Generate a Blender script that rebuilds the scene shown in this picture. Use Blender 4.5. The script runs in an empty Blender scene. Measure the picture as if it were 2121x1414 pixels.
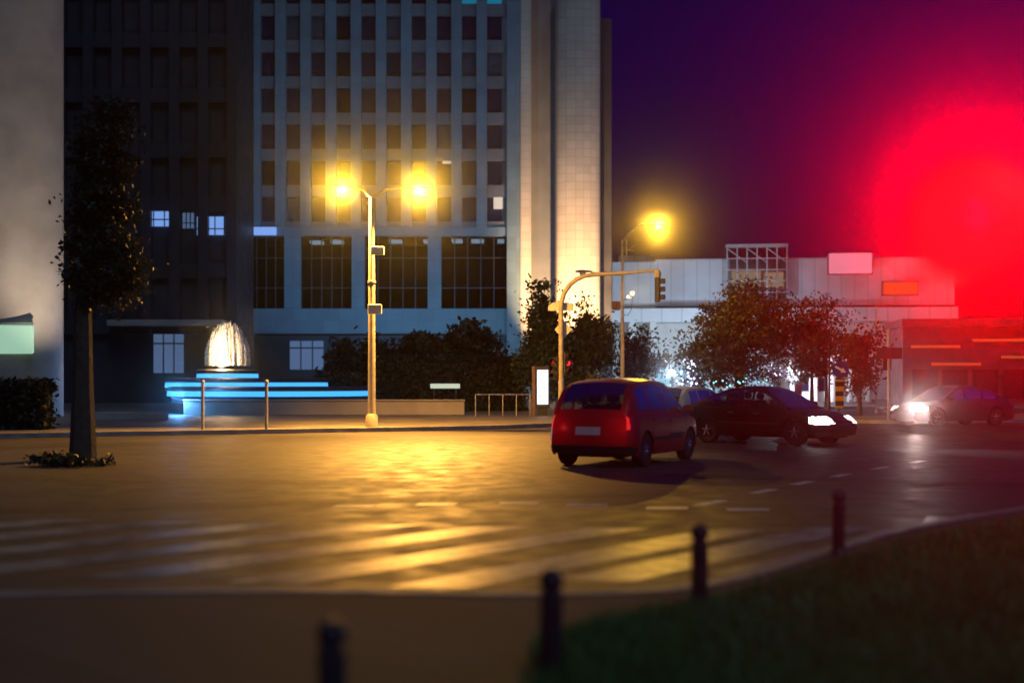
import bpy, math, random
import numpy as np
from mathutils import Vector, Matrix

rnd = random.Random(7)
rng = np.random.default_rng(11)
S = bpy.context.scene
COL = S.collection

# ---------------------------------------------------------------- camera, sky, exposure
F, CX, HY, H = 2710.0, 1060.5, 792.0, 1.55      # focal length in photo pixels, centre column, horizon row, eye height
cam_d = bpy.data.cameras.new('camera')
cam_d.sensor_width = 36.0
cam_d.lens = 36.0 * F / 2121.0
cam_d.shift_y = (HY - 707.0) / 2121.0
cam_d.clip_start, cam_d.clip_end = 0.05, 3000.0
cam_d.dof.use_dof = True
cam_d.dof.focus_distance = 40.0
cam_d.dof.aperture_fstop = 0.6
cam = bpy.data.objects.new('camera', cam_d)
COL.objects.link(cam)
cam.location = (0, 0, H)
cam.rotation_euler = (math.pi / 2, 0, 0)
S.camera = cam

SUN_EL, SUN_ROT = math.radians(-3.0), math.radians(90.0)
W = bpy.data.worlds.new('World')
S.world = W
W.use_nodes = True
nt = W.node_tree
nt.nodes.clear()
sky = nt.nodes.new('ShaderNodeTexSky')
sky.sky_type = 'NISHITA'
sky.sun_disc = False
sky.sun_elevation = SUN_EL
sky.sun_rotation = SUN_ROT
mul = nt.nodes.new('ShaderNodeMix')
mul.data_type = 'RGBA'
mul.blend_type = 'MULTIPLY'
mul.inputs['Factor'].default_value = 1.0
mul.inputs['B'].default_value = (0.05, 0.09, 3.2, 1)
bg = nt.nodes.new('ShaderNodeBackground')
bg.inputs['Strength'].default_value = 0.15
wo = nt.nodes.new('ShaderNodeOutputWorld')
nt.links.new(sky.outputs[0], mul.inputs['A'])
nt.links.new(mul.outputs['Result'], bg.inputs[0])
nt.links.new(bg.outputs[0], wo.inputs[0])

# dim, very soft bluish fill added from behind, lifts facades and ground
sun_d = bpy.data.lights.new('fill_sun', 'SUN')
sun_d.energy = 0.36
sun_d.angle = math.radians(25)
sun_d.color = (0.5, 0.72, 1.0)
sun_o = bpy.data.objects.new('fill_sun', sun_d)
COL.objects.link(sun_o)
sun_o.rotation_euler = Vector((-0.45, 1.0, -0.95)).to_track_quat('-Z', 'Y').to_euler()

S.view_settings.view_transform = 'Standard'
S.view_settings.look = 'None'
S.view_settings.exposure = 0.0
S.view_settings.gamma = 1.0
S.render.engine = 'CYCLES'
S.cycles.use_denoising = True
S.cycles.max_bounces = 6
S.cycles.diffuse_bounces = 2
S.cycles.glossy_bounces = 3
S.cycles.transmission_bounces = 4
S.cycles.transparent_max_bounces = 16
S.cycles.volume_bounces = 0
S.cycles.caustics_reflective = False
S.cycles.caustics_refractive = False
S.cycles.sample_clamp_indirect = 4.0
S.render.film_transparent = False

HAZE = 0.0005

# ---------------------------------------------------------------- helpers
def gx(px, Y): return (px - CX) / F * Y
def gz(py, Y): return H + (HY - py) / F * Y
def P(px, py, Y): return (gx(px, Y), Y, gz(py, Y))

def link_object(name, data, parent=None, loc=None, rot=None):
    o = bpy.data.objects.new(name, data)
    COL.objects.link(o)
    if parent: o.parent = parent
    if loc is not None: o.location = loc
    if rot is not None: o.rotation_euler = rot
    return o

def tag(o, label=None, cat=None, group=None, kind=None):
    if label: o['label'] = label
    if cat: o['category'] = cat
    if group: o['group'] = group
    if kind: o['kind'] = kind
    return o

def thing(name, label, cat, loc=(0, 0, 0), rz=0.0, group=None):
    o = link_object(name, None, None, loc, (0, 0, rz))
    o.empty_display_size = 0.3
    return tag(o, label, cat, group)

def copy_tree(o, parent=None):
    c = o.copy()
    COL.objects.link(c)
    c.parent = parent
    for ch in list(o.children): copy_tree(ch, c)
    return c

class MB:
    """collects shapes, then links them as one mesh object"""
    def __init__(s): s.v, s.f, s.m = [], [], []
    def add(s, vs, fs, mi=0):
        b = len(s.v)
        s.v += [tuple(p) for p in vs]
        s.f += [tuple(i + b for i in f) for f in fs]
        s.m += [mi] * len(fs)
        return s
    def box(s, x0, x1, y0, y1, z0, z1, mi=0, ch=0.0):
        if ch > 0:
            return s.chbox(x0, x1, y0, y1, z0, z1, ch, mi)
        vs = [(x0, y0, z0), (x1, y0, z0), (x1, y1, z0), (x0, y1, z0), (x0, y0, z1), (x1, y0, z1), (x1, y1, z1), (x0, y1, z1)]
        return s.add(vs, [(0, 3, 2, 1), (4, 5, 6, 7), (0, 1, 5, 4), (1, 2, 6, 5), (2, 3, 7, 6), (3, 0, 4, 7)], mi)
    def chbox(s, x0, x1, y0, y1, z0, z1, c, mi=0):
        # box with chamfered vertical and horizontal edges
        def ring(i, z): return [(x0 + i + c, y0 + i, z), (x1 - i - c, y0 + i, z), (x1 - i, y0 + i + c, z), (x1 - i, y1 - i - c, z),
                                (x1 - i - c, y1 - i, z), (x0 + i + c, y1 - i, z), (x0 + i, y1 - i - c, z), (x0 + i, y0 + i + c, z)]
        rs = [ring(c, z0), ring(0, z0 + c), ring(0, z1 - c), ring(c, z1)]
        vs = sum(rs, [])
        fs = [tuple(range(7, -1, -1)), tuple(range(24, 32))]
        for r in range(3):
            for k in range(8):
                fs.append((r * 8 + k, r * 8 + (k + 1) % 8, r * 8 + 8 + (k + 1) % 8, r * 8 + 8 + k))
        return s.add(vs, fs, mi)
    def tube(s, pts, r, n=10, mi=0, cap=True):
        pts = [Vector(p) for p in pts]
        rs = r if isinstance(r, (list, tuple)) else [r] * len(pts)
        vs, fs = [], []
        t0 = (pts[1] - pts[0]).normalized()
        a = t0.orthogonal().normalized()
        for i, p in enumerate(pts):
            t = (pts[min(i + 1, len(pts) - 1)] - pts[max(i - 1, 0)]).normalized()
            a = (a - t * a.dot(t)).normalized()
            b = t.cross(a)
            for k in range(n):
                an = 2 * math.pi * k / n
                vs.append(p + (a * math.cos(an) + b * math.sin(an)) * rs[i])
        for i in range(len(pts) - 1):
            for k in range(n):
                fs.append((i * n + k, i * n + (k + 1) % n, (i + 1) * n + (k + 1) % n, (i + 1) * n + k))
        if cap:
            fs.append(tuple(range(n - 1, -1, -1)))
            fs.append(tuple((len(pts) - 1) * n + k for k in range(n)))
        return s.add(vs, fs, mi)
    def lathe(s, prof, n=24, origin=(0, 0, 0), axis='z', mi=0):
        # prof: (radius, height) pairs
        vs, fs = [], []
        for (r, h) in prof:
            for k in range(n):
                an = 2 * math.pi * k / n
                c, d = r * math.cos(an), r * math.sin(an)
                q = {'z': (c, d, h), 'y': (d, h, c), 'x': (h, c, d)}[axis]
                vs.append((q[0] + origin[0], q[1] + origin[1], q[2] + origin[2]))
        for i in range(len(prof) - 1):
            for k in range(n):
                fs.append((i * n + k, i * n + (k + 1) % n, (i + 1) * n + (k + 1) % n, (i + 1) * n + k))
        if prof[0][0] > 1e-4: fs.append(tuple(range(n - 1, -1, -1)))
        if prof[-1][0] > 1e-4: fs.append(tuple((len(prof) - 1) * n + k for k in range(n)))
        return s.add(vs, fs, mi)
    def prism(s, poly, y0, y1, mi=0):
        # polygon in x,z pushed along y
        n = len(poly)
        vs = [(x, y0, z) for x, z in poly] + [(x, y1, z) for x, z in poly]
        fs = [tuple(range(n)), tuple(range(2 * n - 1, n - 1, -1))]
        fs += [(k, n + k, n + (k + 1) % n, (k + 1) % n) for k in range(n)]
        return s.add(vs, fs, mi)
    def slab(s, poly, z0, z1, mi=0):
        n = len(poly)
        vs = [(x, y, z0) for x, y in poly] + [(x, y, z1) for x, y in poly]
        fs = [tuple(range(n - 1, -1, -1)), tuple(range(n, 2 * n))]
        fs += [(k, (k + 1) % n, n + (k + 1) % n, n + k) for k in range(n)]
        return s.add(vs, fs, mi)
    def ball(s, c, r, n=12, mi=0, sz=1.0):
        m = n // 2
        prof = [(max(r * math.sin(math.pi * i / m), 1e-5), -r * sz * math.cos(math.pi * i / m)) for i in range(m + 1)]
        return s.lathe(prof, n, c, 'z', mi)
    def mesh(s, name, mats, sharp=35):
        me = bpy.data.meshes.new(name)
        me.from_pydata(s.v, [], s.f)
        for m in (mats if isinstance(mats, (list, tuple)) else [mats]): me.materials.append(m)
        me.polygons.foreach_set('material_index', s.m)
        me.polygons.foreach_set('use_smooth', [True] * len(s.f))
        me.update()
        me.set_sharp_from_angle(angle=math.radians(sharp))
        return me
    def build(s, name, mats, parent=None, loc=None, rot=None, sharp=35):
        return link_object(name, s.mesh(name, mats, sharp), parent, loc, rot)

# ---------------------------------------------------------------- materials
def new_mat(name):
    m = bpy.data.materials.new(name)
    m.use_nodes = True
    t = m.node_tree
    t.nodes.clear()
    out = t.nodes.new('ShaderNodeOutputMaterial')
    b = t.nodes.new('ShaderNodeBsdfPrincipled')
    t.links.new(b.outputs[0], out.inputs[0])
    return m, t, b, out

def coords(t, kind='Object'):
    return t.nodes.new('ShaderNodeTexCoord').outputs[kind]

def noise(t, vec, scale, detail=4.0, rough=0.55):
    n = t.nodes.new('ShaderNodeTexNoise')
    n.inputs['Scale'].default_value = scale
    n.inputs['Detail'].default_value = detail
    n.inputs['Roughness'].default_value = rough
    t.links.new(vec, n.inputs['Vector'])
    return n.outputs['Fac']

def ramp(t, fac, stops):
    r = t.nodes.new('ShaderNodeValToRGB')
    while len(r.color_ramp.elements) < len(stops): r.color_ramp.elements.new(0.5)
    for e, (p, c) in zip(r.color_ramp.elements, stops):
        e.position = p
        e.color = (*c, 1) if len(c) == 3 else c
    t.links.new(fac, r.inputs[0])
    return r.outputs[0]

def sc(c, k): return tuple(min(1.0, x * k) for x in c)

def pbr(name, col, rough=0.6, metal=0.0, var=0.25, scale=3.0, bump=0.0, bscale=40.0, coat=0.0, spec=0.5, rvar=0.1):
    m, t, b, out = new_mat(name)
    v = coords(t)
    n = noise(t, v, scale)
    t.links.new(ramp(t, n, [(0.3, sc(col, 1 - var)), (0.7, sc(col, 1 + var))]), b.inputs['Base Color'])
    t.links.new(ramp(t, noise(t, v, scale * 2.3), [(0.3, (rough - rvar,) * 3), (0.7, (min(1, rough + rvar),) * 3)]), b.inputs['Roughness'])
    b.inputs['Metallic'].default_value = metal
    b.inputs['Specular IOR Level'].default_value = spec
    if coat:
        b.inputs['Coat Weight'].default_value = coat
        b.inputs['Coat Roughness'].default_value = 0.04
    if bump:
        bn = t.nodes.new('ShaderNodeBump')
        bn.inputs['Strength'].default_value = bump
        bn.inputs['Distance'].default_value = 0.02
        t.links.new(noise(t, v, bscale), bn.inputs['Height'])
        t.links.new(bn.outputs[0], b.inputs['Normal'])
    return m

def emit(name, col, strength):
    m, t, b, out = new_mat(name)
    b.inputs['Base Color'].default_value = (*sc(col, 0.3), 1)
    b.inputs['Emission Color'].default_value = (*col, 1)
    b.inputs['Emission Strength'].default_value = strength
    return m

def panels(name, col, w, h, line=0.35, rough=0.6, gap=0.02, var=0.12, offset=0.0):
    """cladding in rectangular panels of w by h metres with thin joints, laid in the wall's own x-z plane"""
    m, t, b, out = new_mat(name)
    v = coords(t)
    sep = t.nodes.new('ShaderNodeSeparateXYZ')
    t.links.new(v, sep.inputs[0])
    ad = t.nodes.new('ShaderNodeMath')
    ad.operation = 'ADD'
    t.links.new(sep.outputs['X'], ad.inputs[0])
    t.links.new(sep.outputs['Y'], ad.inputs[1])
    cmb = t.nodes.new('ShaderNodeCombineXYZ')
    t.links.new(ad.outputs[0], cmb.inputs['X'])
    t.links.new(sep.outputs['Z'], cmb.inputs['Y'])
    br = t.nodes.new('ShaderNodeTexBrick')
    br.offset = offset
    br.inputs['Scale'].default_value = 1.0
    br.inputs['Brick Width'].default_value = w
    br.inputs['Row Height'].default_value = h
    br.inputs['Mortar Size'].default_value = gap
    br.inputs['Mortar Smooth'].default_value = 0.1
    br.inputs['Bias'].default_value = 0.0
    br.inputs['Color1'].default_value = (*sc(col, 1 - var), 1)
    br.inputs['Color2'].default_value = (*sc(col, 1 + var), 1)
    br.inputs['Mortar'].default_value = (*sc(col, line), 1)
    t.links.new(cmb.outputs[0], br.inputs['Vector'])
    mx = t.nodes.new('ShaderNodeMix')
    mx.data_type = 'RGBA'
    mx.blend_type = 'MULTIPLY'
    mx.inputs['Factor'].default_value = 0.5
    t.links.new(br.outputs['Color'], mx.inputs['A'])
    t.links.new(ramp(t, noise(t, v, 0.35, 6), [(0.3, (0.55,) * 3), (0.7, (1.0,) * 3)]), mx.inputs['B'])
    t.links.new(mx.outputs['Result'], b.inputs['Base Color'])
    b.inputs['Roughness'].default_value = rough
    return m

def glass(name, tint=(0.25, 0.27, 0.3), refl=1.45, rough=0.02):
    m, t, b, out = new_mat(name)
    t.nodes.remove(b)
    tr = t.nodes.new('ShaderNodeBsdfTransparent')
    tr.inputs[0].default_value = (*tint, 1)
    gl = t.nodes.new('ShaderNodeBsdfGlossy')
    gl.inputs['Roughness'].default_value = rough
    gl.inputs['Color'].default_value = (0.9, 0.9, 0.9, 1)
    fr = t.nodes.new('ShaderNodeFresnel')
    fr.inputs['IOR'].default_value = refl
    mx = t.nodes.new('ShaderNodeMixShader')
    t.links.new(fr.outputs[0], mx.inputs[0])
    t.links.new(tr.outputs[0], mx.inputs[1])
    t.links.new(gl.outputs[0], mx.inputs[2])
    t.links.new(mx.outputs[0], out.inputs[0])
    return m

def asphalt():
    m, t, b, out = new_mat('asphalt')
    v = coords(t)
    big = noise(t, v, 0.25, 6, 0.6)
    fine = noise(t, v, 60, 3)
    mid = noise(t, v, 2.2, 5)
    c1 = ramp(t, big, [(0.32, (0.016, 0.015, 0.016)), (0.66, (0.07, 0.062, 0.056))])
    c2 = ramp(t, noise(t, v, 9.0, 8, 0.75), [(0.36, (0.35,) * 3), (0.64, (1.5,) * 3)])
    mx = t.nodes.new('ShaderNodeMix')
    mx.data_type = 'RGBA'
    mx.blend_type = 'MULTIPLY'
    mx.inputs['Factor'].default_value = 0.9
    t.links.new(c1, mx.inputs['A'])
    t.links.new(c2, mx.inputs['B'])
    t.links.new(mx.outputs['Result'], b.inputs['Base Color'])
    t.links.new(ramp(t, mid, [(0.35, (0.5,) * 3), (0.7, (0.74,) * 3)]), b.inputs['Roughness'])
    b.inputs['Specular IOR Level'].default_value = 0.5
    bn = t.nodes.new('ShaderNodeBump')
    bn.inputs['Strength'].default_value = 0.5
    bn.inputs['Distance'].default_value = 0.006
    t.links.new(fine, bn.inputs['Height'])
    b2 = t.nodes.new('ShaderNodeBump')
    b2.inputs['Strength'].default_value = 0.10
    b2.inputs['Distance'].default_value = 0.03
    t.links.new(mid, b2.inputs['Height'])
    t.links.new(b2.outputs[0], bn.inputs['Normal'])
    t.links.new(bn.outputs[0], b.inputs['Normal'])
    return m

def paint_mark():
    m, t, b, out = new_mat('road_paint')
    v = coords(t)
    t.links.new(ramp(t, noise(t, v, 3.5, 8, 0.7), [(0.38, (0.06, 0.06, 0.058)), (0.6, (0.36, 0.35, 0.33))]), b.inputs['Base Color'])
    b.inputs['Roughness'].default_value = 0.42
    bn = t.nodes.new('ShaderNodeBump')
    bn.inputs['Strength'].default_value = 0.4
    bn.inputs['Distance'].default_value = 0.005
    t.links.new(noise(t, v, 50, 3), bn.inputs['Height'])
    t.links.new(bn.outputs[0], b.inputs['Normal'])
    return m

def leaf_mat(name, c0, c1, scale=1.2):
    m, t, b, out = new_mat(name)
    v = coords(t)
    t.links.new(ramp(t, noise(t, v, scale, 5, 0.7), [(0.32, c0), (0.68, c1)]), b.inputs['Base Color'])
    b.inputs['Roughness'].default_value = 0.55
    tl = t.nodes.new('ShaderNodeBsdfTranslucent')
    tl.inputs[0].default_value = (*c1, 1)
    mx = t.nodes.new('ShaderNodeMixShader')
    mx.inputs[0].default_value = 0.25
    t.links.new(b.outputs[0], mx.inputs[1])
    t.links.new(tl.outputs[0], mx.inputs[2])
    t.links.new(mx.outputs[0], out.inputs[0])
    return m

def stripes_mat(name, c0, c1, period, phase=0.0):
    m, t, b, out = new_mat(name)
    v = coords(t)
    sep = t.nodes.new('ShaderNodeSeparateXYZ')
    t.links.new(v, sep.inputs[0])
    def mth(op, a, bb):
        n = t.nodes.new('ShaderNodeMath')
        n.operation = op
        if hasattr(a, 'links'): t.links.new(a, n.inputs[0])
        else: n.inputs[0].default_value = a
        n.inputs[1].default_value = bb
        return n.outputs[0]
    k = mth('ADD', sep.outputs['Z'], phase)
    k = mth('DIVIDE', k, period)
    k = mth('FRACT', k, 0)
    k = mth('GREATER_THAN', k, 0.5)
    t.links.new(ramp(t, k, [(0.0, c0), (1.0, c1)]), b.inputs['Base Color'])
    b.inputs['Roughness'].default_value = 0.45
    return m

M = {}
M['asphalt'] = asphalt()
M['paint'] = paint_mark()
M['ground'] = pbr('bare_ground', (0.03, 0.03, 0.026), 0.9, var=0.4, scale=0.3, bump=0.4)
M['paving'] = panels('paving_slabs', (0.06, 0.06, 0.062), 0.4, 0.4, line=0.4, rough=0.85, gap=0.008, var=0.2)
M['pave_far'] = pbr('pale_pavement', (0.16, 0.145, 0.13), 0.6, var=0.3, scale=0.6, bump=0.3)
M['kerb'] = pbr('kerb_stone', (0.27, 0.26, 0.24), 0.6, var=0.3, scale=2.0, bump=0.3)
M['soil'] = pbr('soil', (0.028, 0.03, 0.016), 0.9, var=0.5, scale=3.0, bump=0.5)
M['grass'] = leaf_mat('grass_blades', (0.02, 0.13, 0.035), (0.045, 0.25, 0.07), 1.5)
M['turf'] = pbr('turf', (0.02, 0.085, 0.024), 0.9, var=0.5, scale=2.0, bump=0.6)
M['yellow_pole'] = pbr('weathered_grey_paint', (0.42, 0.38, 0.30), 0.5, var=0.25, scale=4.0, bump=0.15)
M['galv'] = pbr('galvanised_steel', (0.4, 0.4, 0.4), 0.45, metal=0.6, var=0.2, scale=6.0)
M['black'] = pbr('black_plastic', (0.018, 0.018, 0.02), 0.45, var=0.2)
M['iron'] = pbr('dark_iron_paint', (0.035, 0.034, 0.038), 0.4, var=0.35, scale=9.0, bump=0.2)
M['sign_back'] = pbr('sign_back_aluminium', (0.72, 0.68, 0.55), 0.5, metal=0.0, var=0.15, scale=5.0)
M['lamp_shell'] = pbr('lamp_shell', (0.3, 0.3, 0.3), 0.45, metal=0.3)
M['concrete'] = pbr('pale_concrete', (0.38, 0.35, 0.31), 0.75, var=0.18, scale=0.6, bump=0.25, bscale=12)
M['tower_stone'] = panels('tower_cladding', (0.13, 0.2, 0.25), 1.2, 0.9, line=0.78, rough=0.6, gap=0.02, var=0.1)
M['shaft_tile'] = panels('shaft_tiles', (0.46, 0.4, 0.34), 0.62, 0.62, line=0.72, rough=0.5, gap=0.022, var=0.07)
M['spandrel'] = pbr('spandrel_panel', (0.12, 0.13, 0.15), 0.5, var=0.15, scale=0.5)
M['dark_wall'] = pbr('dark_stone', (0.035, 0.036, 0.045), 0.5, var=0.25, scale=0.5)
M['dark_glass'] = pbr('dark_window_glass', (0.007, 0.011, 0.026), 0.15, var=0.2, spec=0.08, rvar=0.02)
M['hall_glass'] = glass('hall_glass', (0.55, 0.6, 0.62))
M['interior'] = pbr('dark_interior', (0.03, 0.032, 0.03), 0.8)
M['mall_panel'] = panels('mall_cladding', (0.5, 0.51, 0.52), 1.1, 12.0, line=0.6, rough=0.45, gap=0.03, var=0.05)
M['mall_band'] = panels('mall_band_cladding', (0.66, 0.67, 0.66), 1.7, 6.0, line=0.5, rough=0.45, gap=0.03, var=0.04)
M['render_white'] = pbr('white_render', (0.6, 0.58, 0.53), 0.7, var=0.12, scale=0.8)
M['bark'] = pbr('bark', (0.07, 0.055, 0.04), 0.85, var=0.4, scale=6.0, bump=0.6, bscale=14)
M['leaf_dark'] = leaf_mat('dark_conifer_leaves', (0.024, 0.042, 0.012), (0.065, 0.1, 0.03))
M['leaf_black'] = leaf_mat('deep_green_leaves', (0.012, 0.018, 0.01), (0.028, 0.038, 0.018))
M['leaf_olive'] = leaf_mat('olive_leaves', (0.016, 0.027, 0.008), (0.046, 0.06, 0.018))
M['leaf_autumn'] = leaf_mat('autumn_leaves', (0.045, 0.034, 0.01), (0.11, 0.075, 0.025))
M['leaf_flower'] = leaf_mat('pale_green_leaves', (0.07, 0.1, 0.03), (0.2, 0.22, 0.08))
M['rubber'] = pbr('tyre_rubber', (0.015, 0.015, 0.016), 0.8, var=0.2, scale=10)
M['alloy'] = pbr('wheel_alloy', (0.45, 0.45, 0.46), 0.3, metal=0.85, var=0.1)
M['trim'] = pbr('black_car_trim', (0.016, 0.016, 0.018), 0.55, var=0.15)
M['red_paint'] = pbr('red_car_paint', (0.6, 0.010, 0.014), 0.32, var=0.04, scale=1.5, coat=0.25, rvar=0.02)
M['black_paint'] = pbr('black_car_paint', (0.005, 0.004, 0.007), 0.32, var=0.1, coat=0.2, spec=0.25, rvar=0.02)
M['cream_paint'] = pbr('cream_car_paint', (0.55, 0.47, 0.34), 0.35, var=0.04, coat=0.3, rvar=0.02)
M['blue_paint'] = pbr('dark_blue_car_paint', (0.012, 0.012, 0.035), 0.3, var=0.1, coat=1.0, rvar=0.02)
M['car_glass'] = glass('car_window_glass', (0.42, 0.42, 0.42), 1.5)
M['seat'] = pbr('car_seat_fabric', (0.03, 0.03, 0.033), 0.85)
M['red_lens'] = pbr('red_lamp_lens', (0.3, 0.008, 0.01), 0.15, var=0.05, coat=0.5)
M['clear_lens'] = pbr('clear_lamp_lens', (0.55, 0.56, 0.6), 0.12, metal=0.5, var=0.05)
M['plate'] = pbr('number_plate', (0.6, 0.6, 0.58), 0.5, var=0.05)
M['chrome'] = pbr('bright_trim', (0.6, 0.6, 0.62), 0.2, metal=0.9, var=0.05)
M['sign_blue'] = pbr('blue_sign_face', (0.02, 0.035, 0.22), 0.4, var=0.06)
M['sign_white'] = pbr('white_sign_face', (0.75, 0.74, 0.72), 0.4, var=0.05)
M['hazard'] = stripes_mat('hazard_bands', (0.012, 0.012, 0.012), (0.62, 0.36, 0.02), 0.42, 0.0)
M['brown_wood'] = pbr('brown_panel', (0.16, 0.09, 0.055), 0.6, var=0.3, scale=5)
M['sodium'] = emit('sodium_lamp_lens', (1.0, 0.62, 0.12), 3.2)
M['spot_lens'] = emit('spotlight_lens', (1.0, 0.78, 0.32), 4.0)
M['red_signal'] = emit('red_signal_lens', (1.0, 0.006, 0.022), 1.0)
M['red_small'] = emit('red_signal_small_lens', (1.0, 0.03, 0.03), 2.2)
M['head_lit'] = emit('lit_headlamp', (1.0, 0.92, 0.88), 6.0)
M['blue_led'] = emit('blue_led_strip', (0.06, 0.42, 1.0), 1.3)
M['white_led'] = emit('white_led_bulb', (0.62, 0.6, 1.0), 5.0)
M['cyan_led'] = emit('cyan_led_bulb', (0.25, 0.9, 1.0), 2.0)
M['plaza_globe'] = emit('plaza_lamp_globe', (0.85, 1.0, 0.95), 5.0)
M['cool_ceiling'] = emit('cool_ceiling_panel', (0.62, 0.8, 1.0), 0.75)
M['blue_window'] = emit('blue_lit_window', (0.2, 0.38, 0.85), 0.9)
M['pale_window'] = emit('pale_lit_window', (0.9, 0.8, 0.7), 0.5)
M['teal_window'] = emit('teal_lit_window', (0.0, 0.35, 0.6), 0.35)
M['warm_room'] = emit('warm_lit_room', (1.0, 0.72, 0.45), 0.55)
M['blue_wall_light'] = emit('dim_blue_lit_doorway', (0.12, 0.2, 0.38), 0.55)
M['poster'] = emit('backlit_poster', (0.86, 0.95, 1.0), 1.5)
M['green_sign'] = emit('pale_green_lit_sign', (0.5, 0.85, 0.62), 0.6)
M['billboard'] = emit('pinkish_lit_board', (1.0, 0.32, 0.45), 0.5)
M['orange_sign'] = emit('orange_lit_sign', (1.0, 0.22, 0.06), 0.2)
M['shop'] = emit('shop_interior', (0.45, 0.8, 0.95), 0.4)

def lamp(name, kind, loc, power, col, parent=None, aim=None, angle=120, blend=0.6, radius=0.0):
    d = bpy.data.lights.new(name, kind)
    d.energy = power
    d.color = col
    d.shadow_soft_size = radius
    if kind == 'SPOT':
        d.spot_size = math.radians(angle)
        d.spot_blend = blend
    o = link_object(name, d, parent, loc)
    if aim is not None:
        o.rotation_euler = Vector(aim).to_track_quat('-Z', 'Y').to_euler()
    return o

SODIUM = (1.0, 0.45, 0.07)
SODIUM_GLOW = (1.0, 0.52, 0.035)

# ---------------------------------------------------------------- ground, road, pavements
MB().box(-500, 500, -40, 700, -1.2, -0.02).build('ground', M['ground'])
tag(bpy.data.objects['ground'], kind='structure')
r = MB()
r.add([(-150, -20, 0), (150, -20, 0), (150, 118, 0), (-150, 118, 0)], [(0, 1, 2, 3)])
tag(r.build('road', M['asphalt']), kind='structure')

def smooth_line(pts, k=8):
    out = []
    n = len(pts)
    for i in range(n - 1):
        p0, p1, p2, p3 = (Vector((*pts[max(i - 1, 0)], 0)), Vector((*pts[i], 0)), Vector((*pts[i + 1], 0)), Vector((*pts[min(i + 2, n - 1)], 0)))
        for j in range(k):
            t = j / k
            q = 0.5 * ((2 * p1) + (p2 - p0) * t + (2 * p0 - 5 * p1 + 4 * p2 - p3) * t * t + (3 * p1 - p0 - 3 * p2 + p3) * t ** 3)
            out.append((q.x, q.y))
    out.append(pts[-1])
    return out

def ribbon(line, w, side=1):
    res = []
    for i, p in enumerate(line):
        a, b = line[max(i - 1, 0)], line[min(i + 1, len(line) - 1)]
        dx, dy = b[0] - a[0], b[1] - a[1]
        l = math.hypot(dx, dy) or 1
        res.append((p[0] - dy / l * w * side, p[1] + dx / l * w * side))
    return res

def kerb(name, line, side, z=0.135):
    inner = ribbon(line, 0.16, side)
    m = MB()
    for i in range(len(line) - 1):
        q = [line[i], line[i + 1], inner[i + 1], inner[i]]
        m.add([(x, y, 0.001) for x, y in q] + [(x, y, z) for x, y in q],
              [(4, 5, 6, 7), (0, 1, 5, 4), (2, 3, 7, 6)])
    return tag(m.build(name, M['kerb']), kind='structure')

near = smooth_line([(-40, 4.0), (-14, 7.0), (-8, 8.2), (-2.3, 9.0), (0.2, 8.9), (1.4, 9.4), (2.9, 11.6), (4.2, 13.3), (7, 16), (12, 19.5), (20, 24), (40, 33)])
kerb('near_kerb', near, -1)
inner = ribbon(near, 0.162, -1)
m = MB()
m.add([(x, y, 0.125) for x, y in inner] + [(40, -20, 0.125), (-40, -20, 0.125)], [tuple(range(len(inner) + 1, -1, -1))])
tag(m.build('near_pavement', M['paving']), kind='structure')

far = smooth_line([(-70, 14), (-30, 29.5), (-4.6, 41.0), (0.8, 45), (3.0, 50), (8, 64), (12, 72), (20, 77), (40, 78), (90, 78)])
kerb('far_kerb', far, 1)
fin = ribbon(far, 0.162, 1)
m = MB()
m.add([(x, y, 0.125) for x, y in fin] + [(90, 118, 0.125), (-70, 118, 0.125)], [tuple(range(len(fin) + 2))])
tag(m.build('far_pavement', M['pave_far']), kind='structure')

isl = smooth_line([(12.6, 52), (13.2, 50.0), (15.2, 49.2), (20, 51), (30, 55.5), (38, 60.5), (36, 64), (28, 62), (18, 57.5), (13.6, 54.5), (12.6, 52)], 6)
kerb('island_kerb', isl, 1)
iin = ribbon(isl, 0.162, 1)
m = MB()
m.add([(x, y, 0.125) for x, y in iin[:-1]], [tuple(range(len(iin) - 1))])
tag(m.build('traffic_island', M['pave_far']), kind='structure')

# darker repaired strips in the carriageway
m = MB()
for (xa, ya, xb, yb, w) in ((-13, 22.5, -1.5, 20.0, 0.9), (-7.5, 15.5, 2.5, 18.5, 0.7), (2.5, 22.0, 9.5, 19.0, 0.8), (-16, 28.5, -9.0, 33.0, 1.1)):
    dx, dy = xb - xa, yb - ya
    l = math.hypot(dx, dy)
    nx, ny = -dy / l * w / 2, dx / l * w / 2
    m.add([(xa - nx, ya - ny, 0.003), (xb - nx, yb - ny, 0.003), (xb + nx, yb + ny, 0.003), (xa + nx, ya + ny, 0.003)], [(0, 1, 2, 3)])
tag(m.build('road_patches', pbr('repair_asphalt', (0.022, 0.02, 0.02), 0.65, var=0.35, scale=4.0, bump=0.4)), kind='structure')

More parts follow.
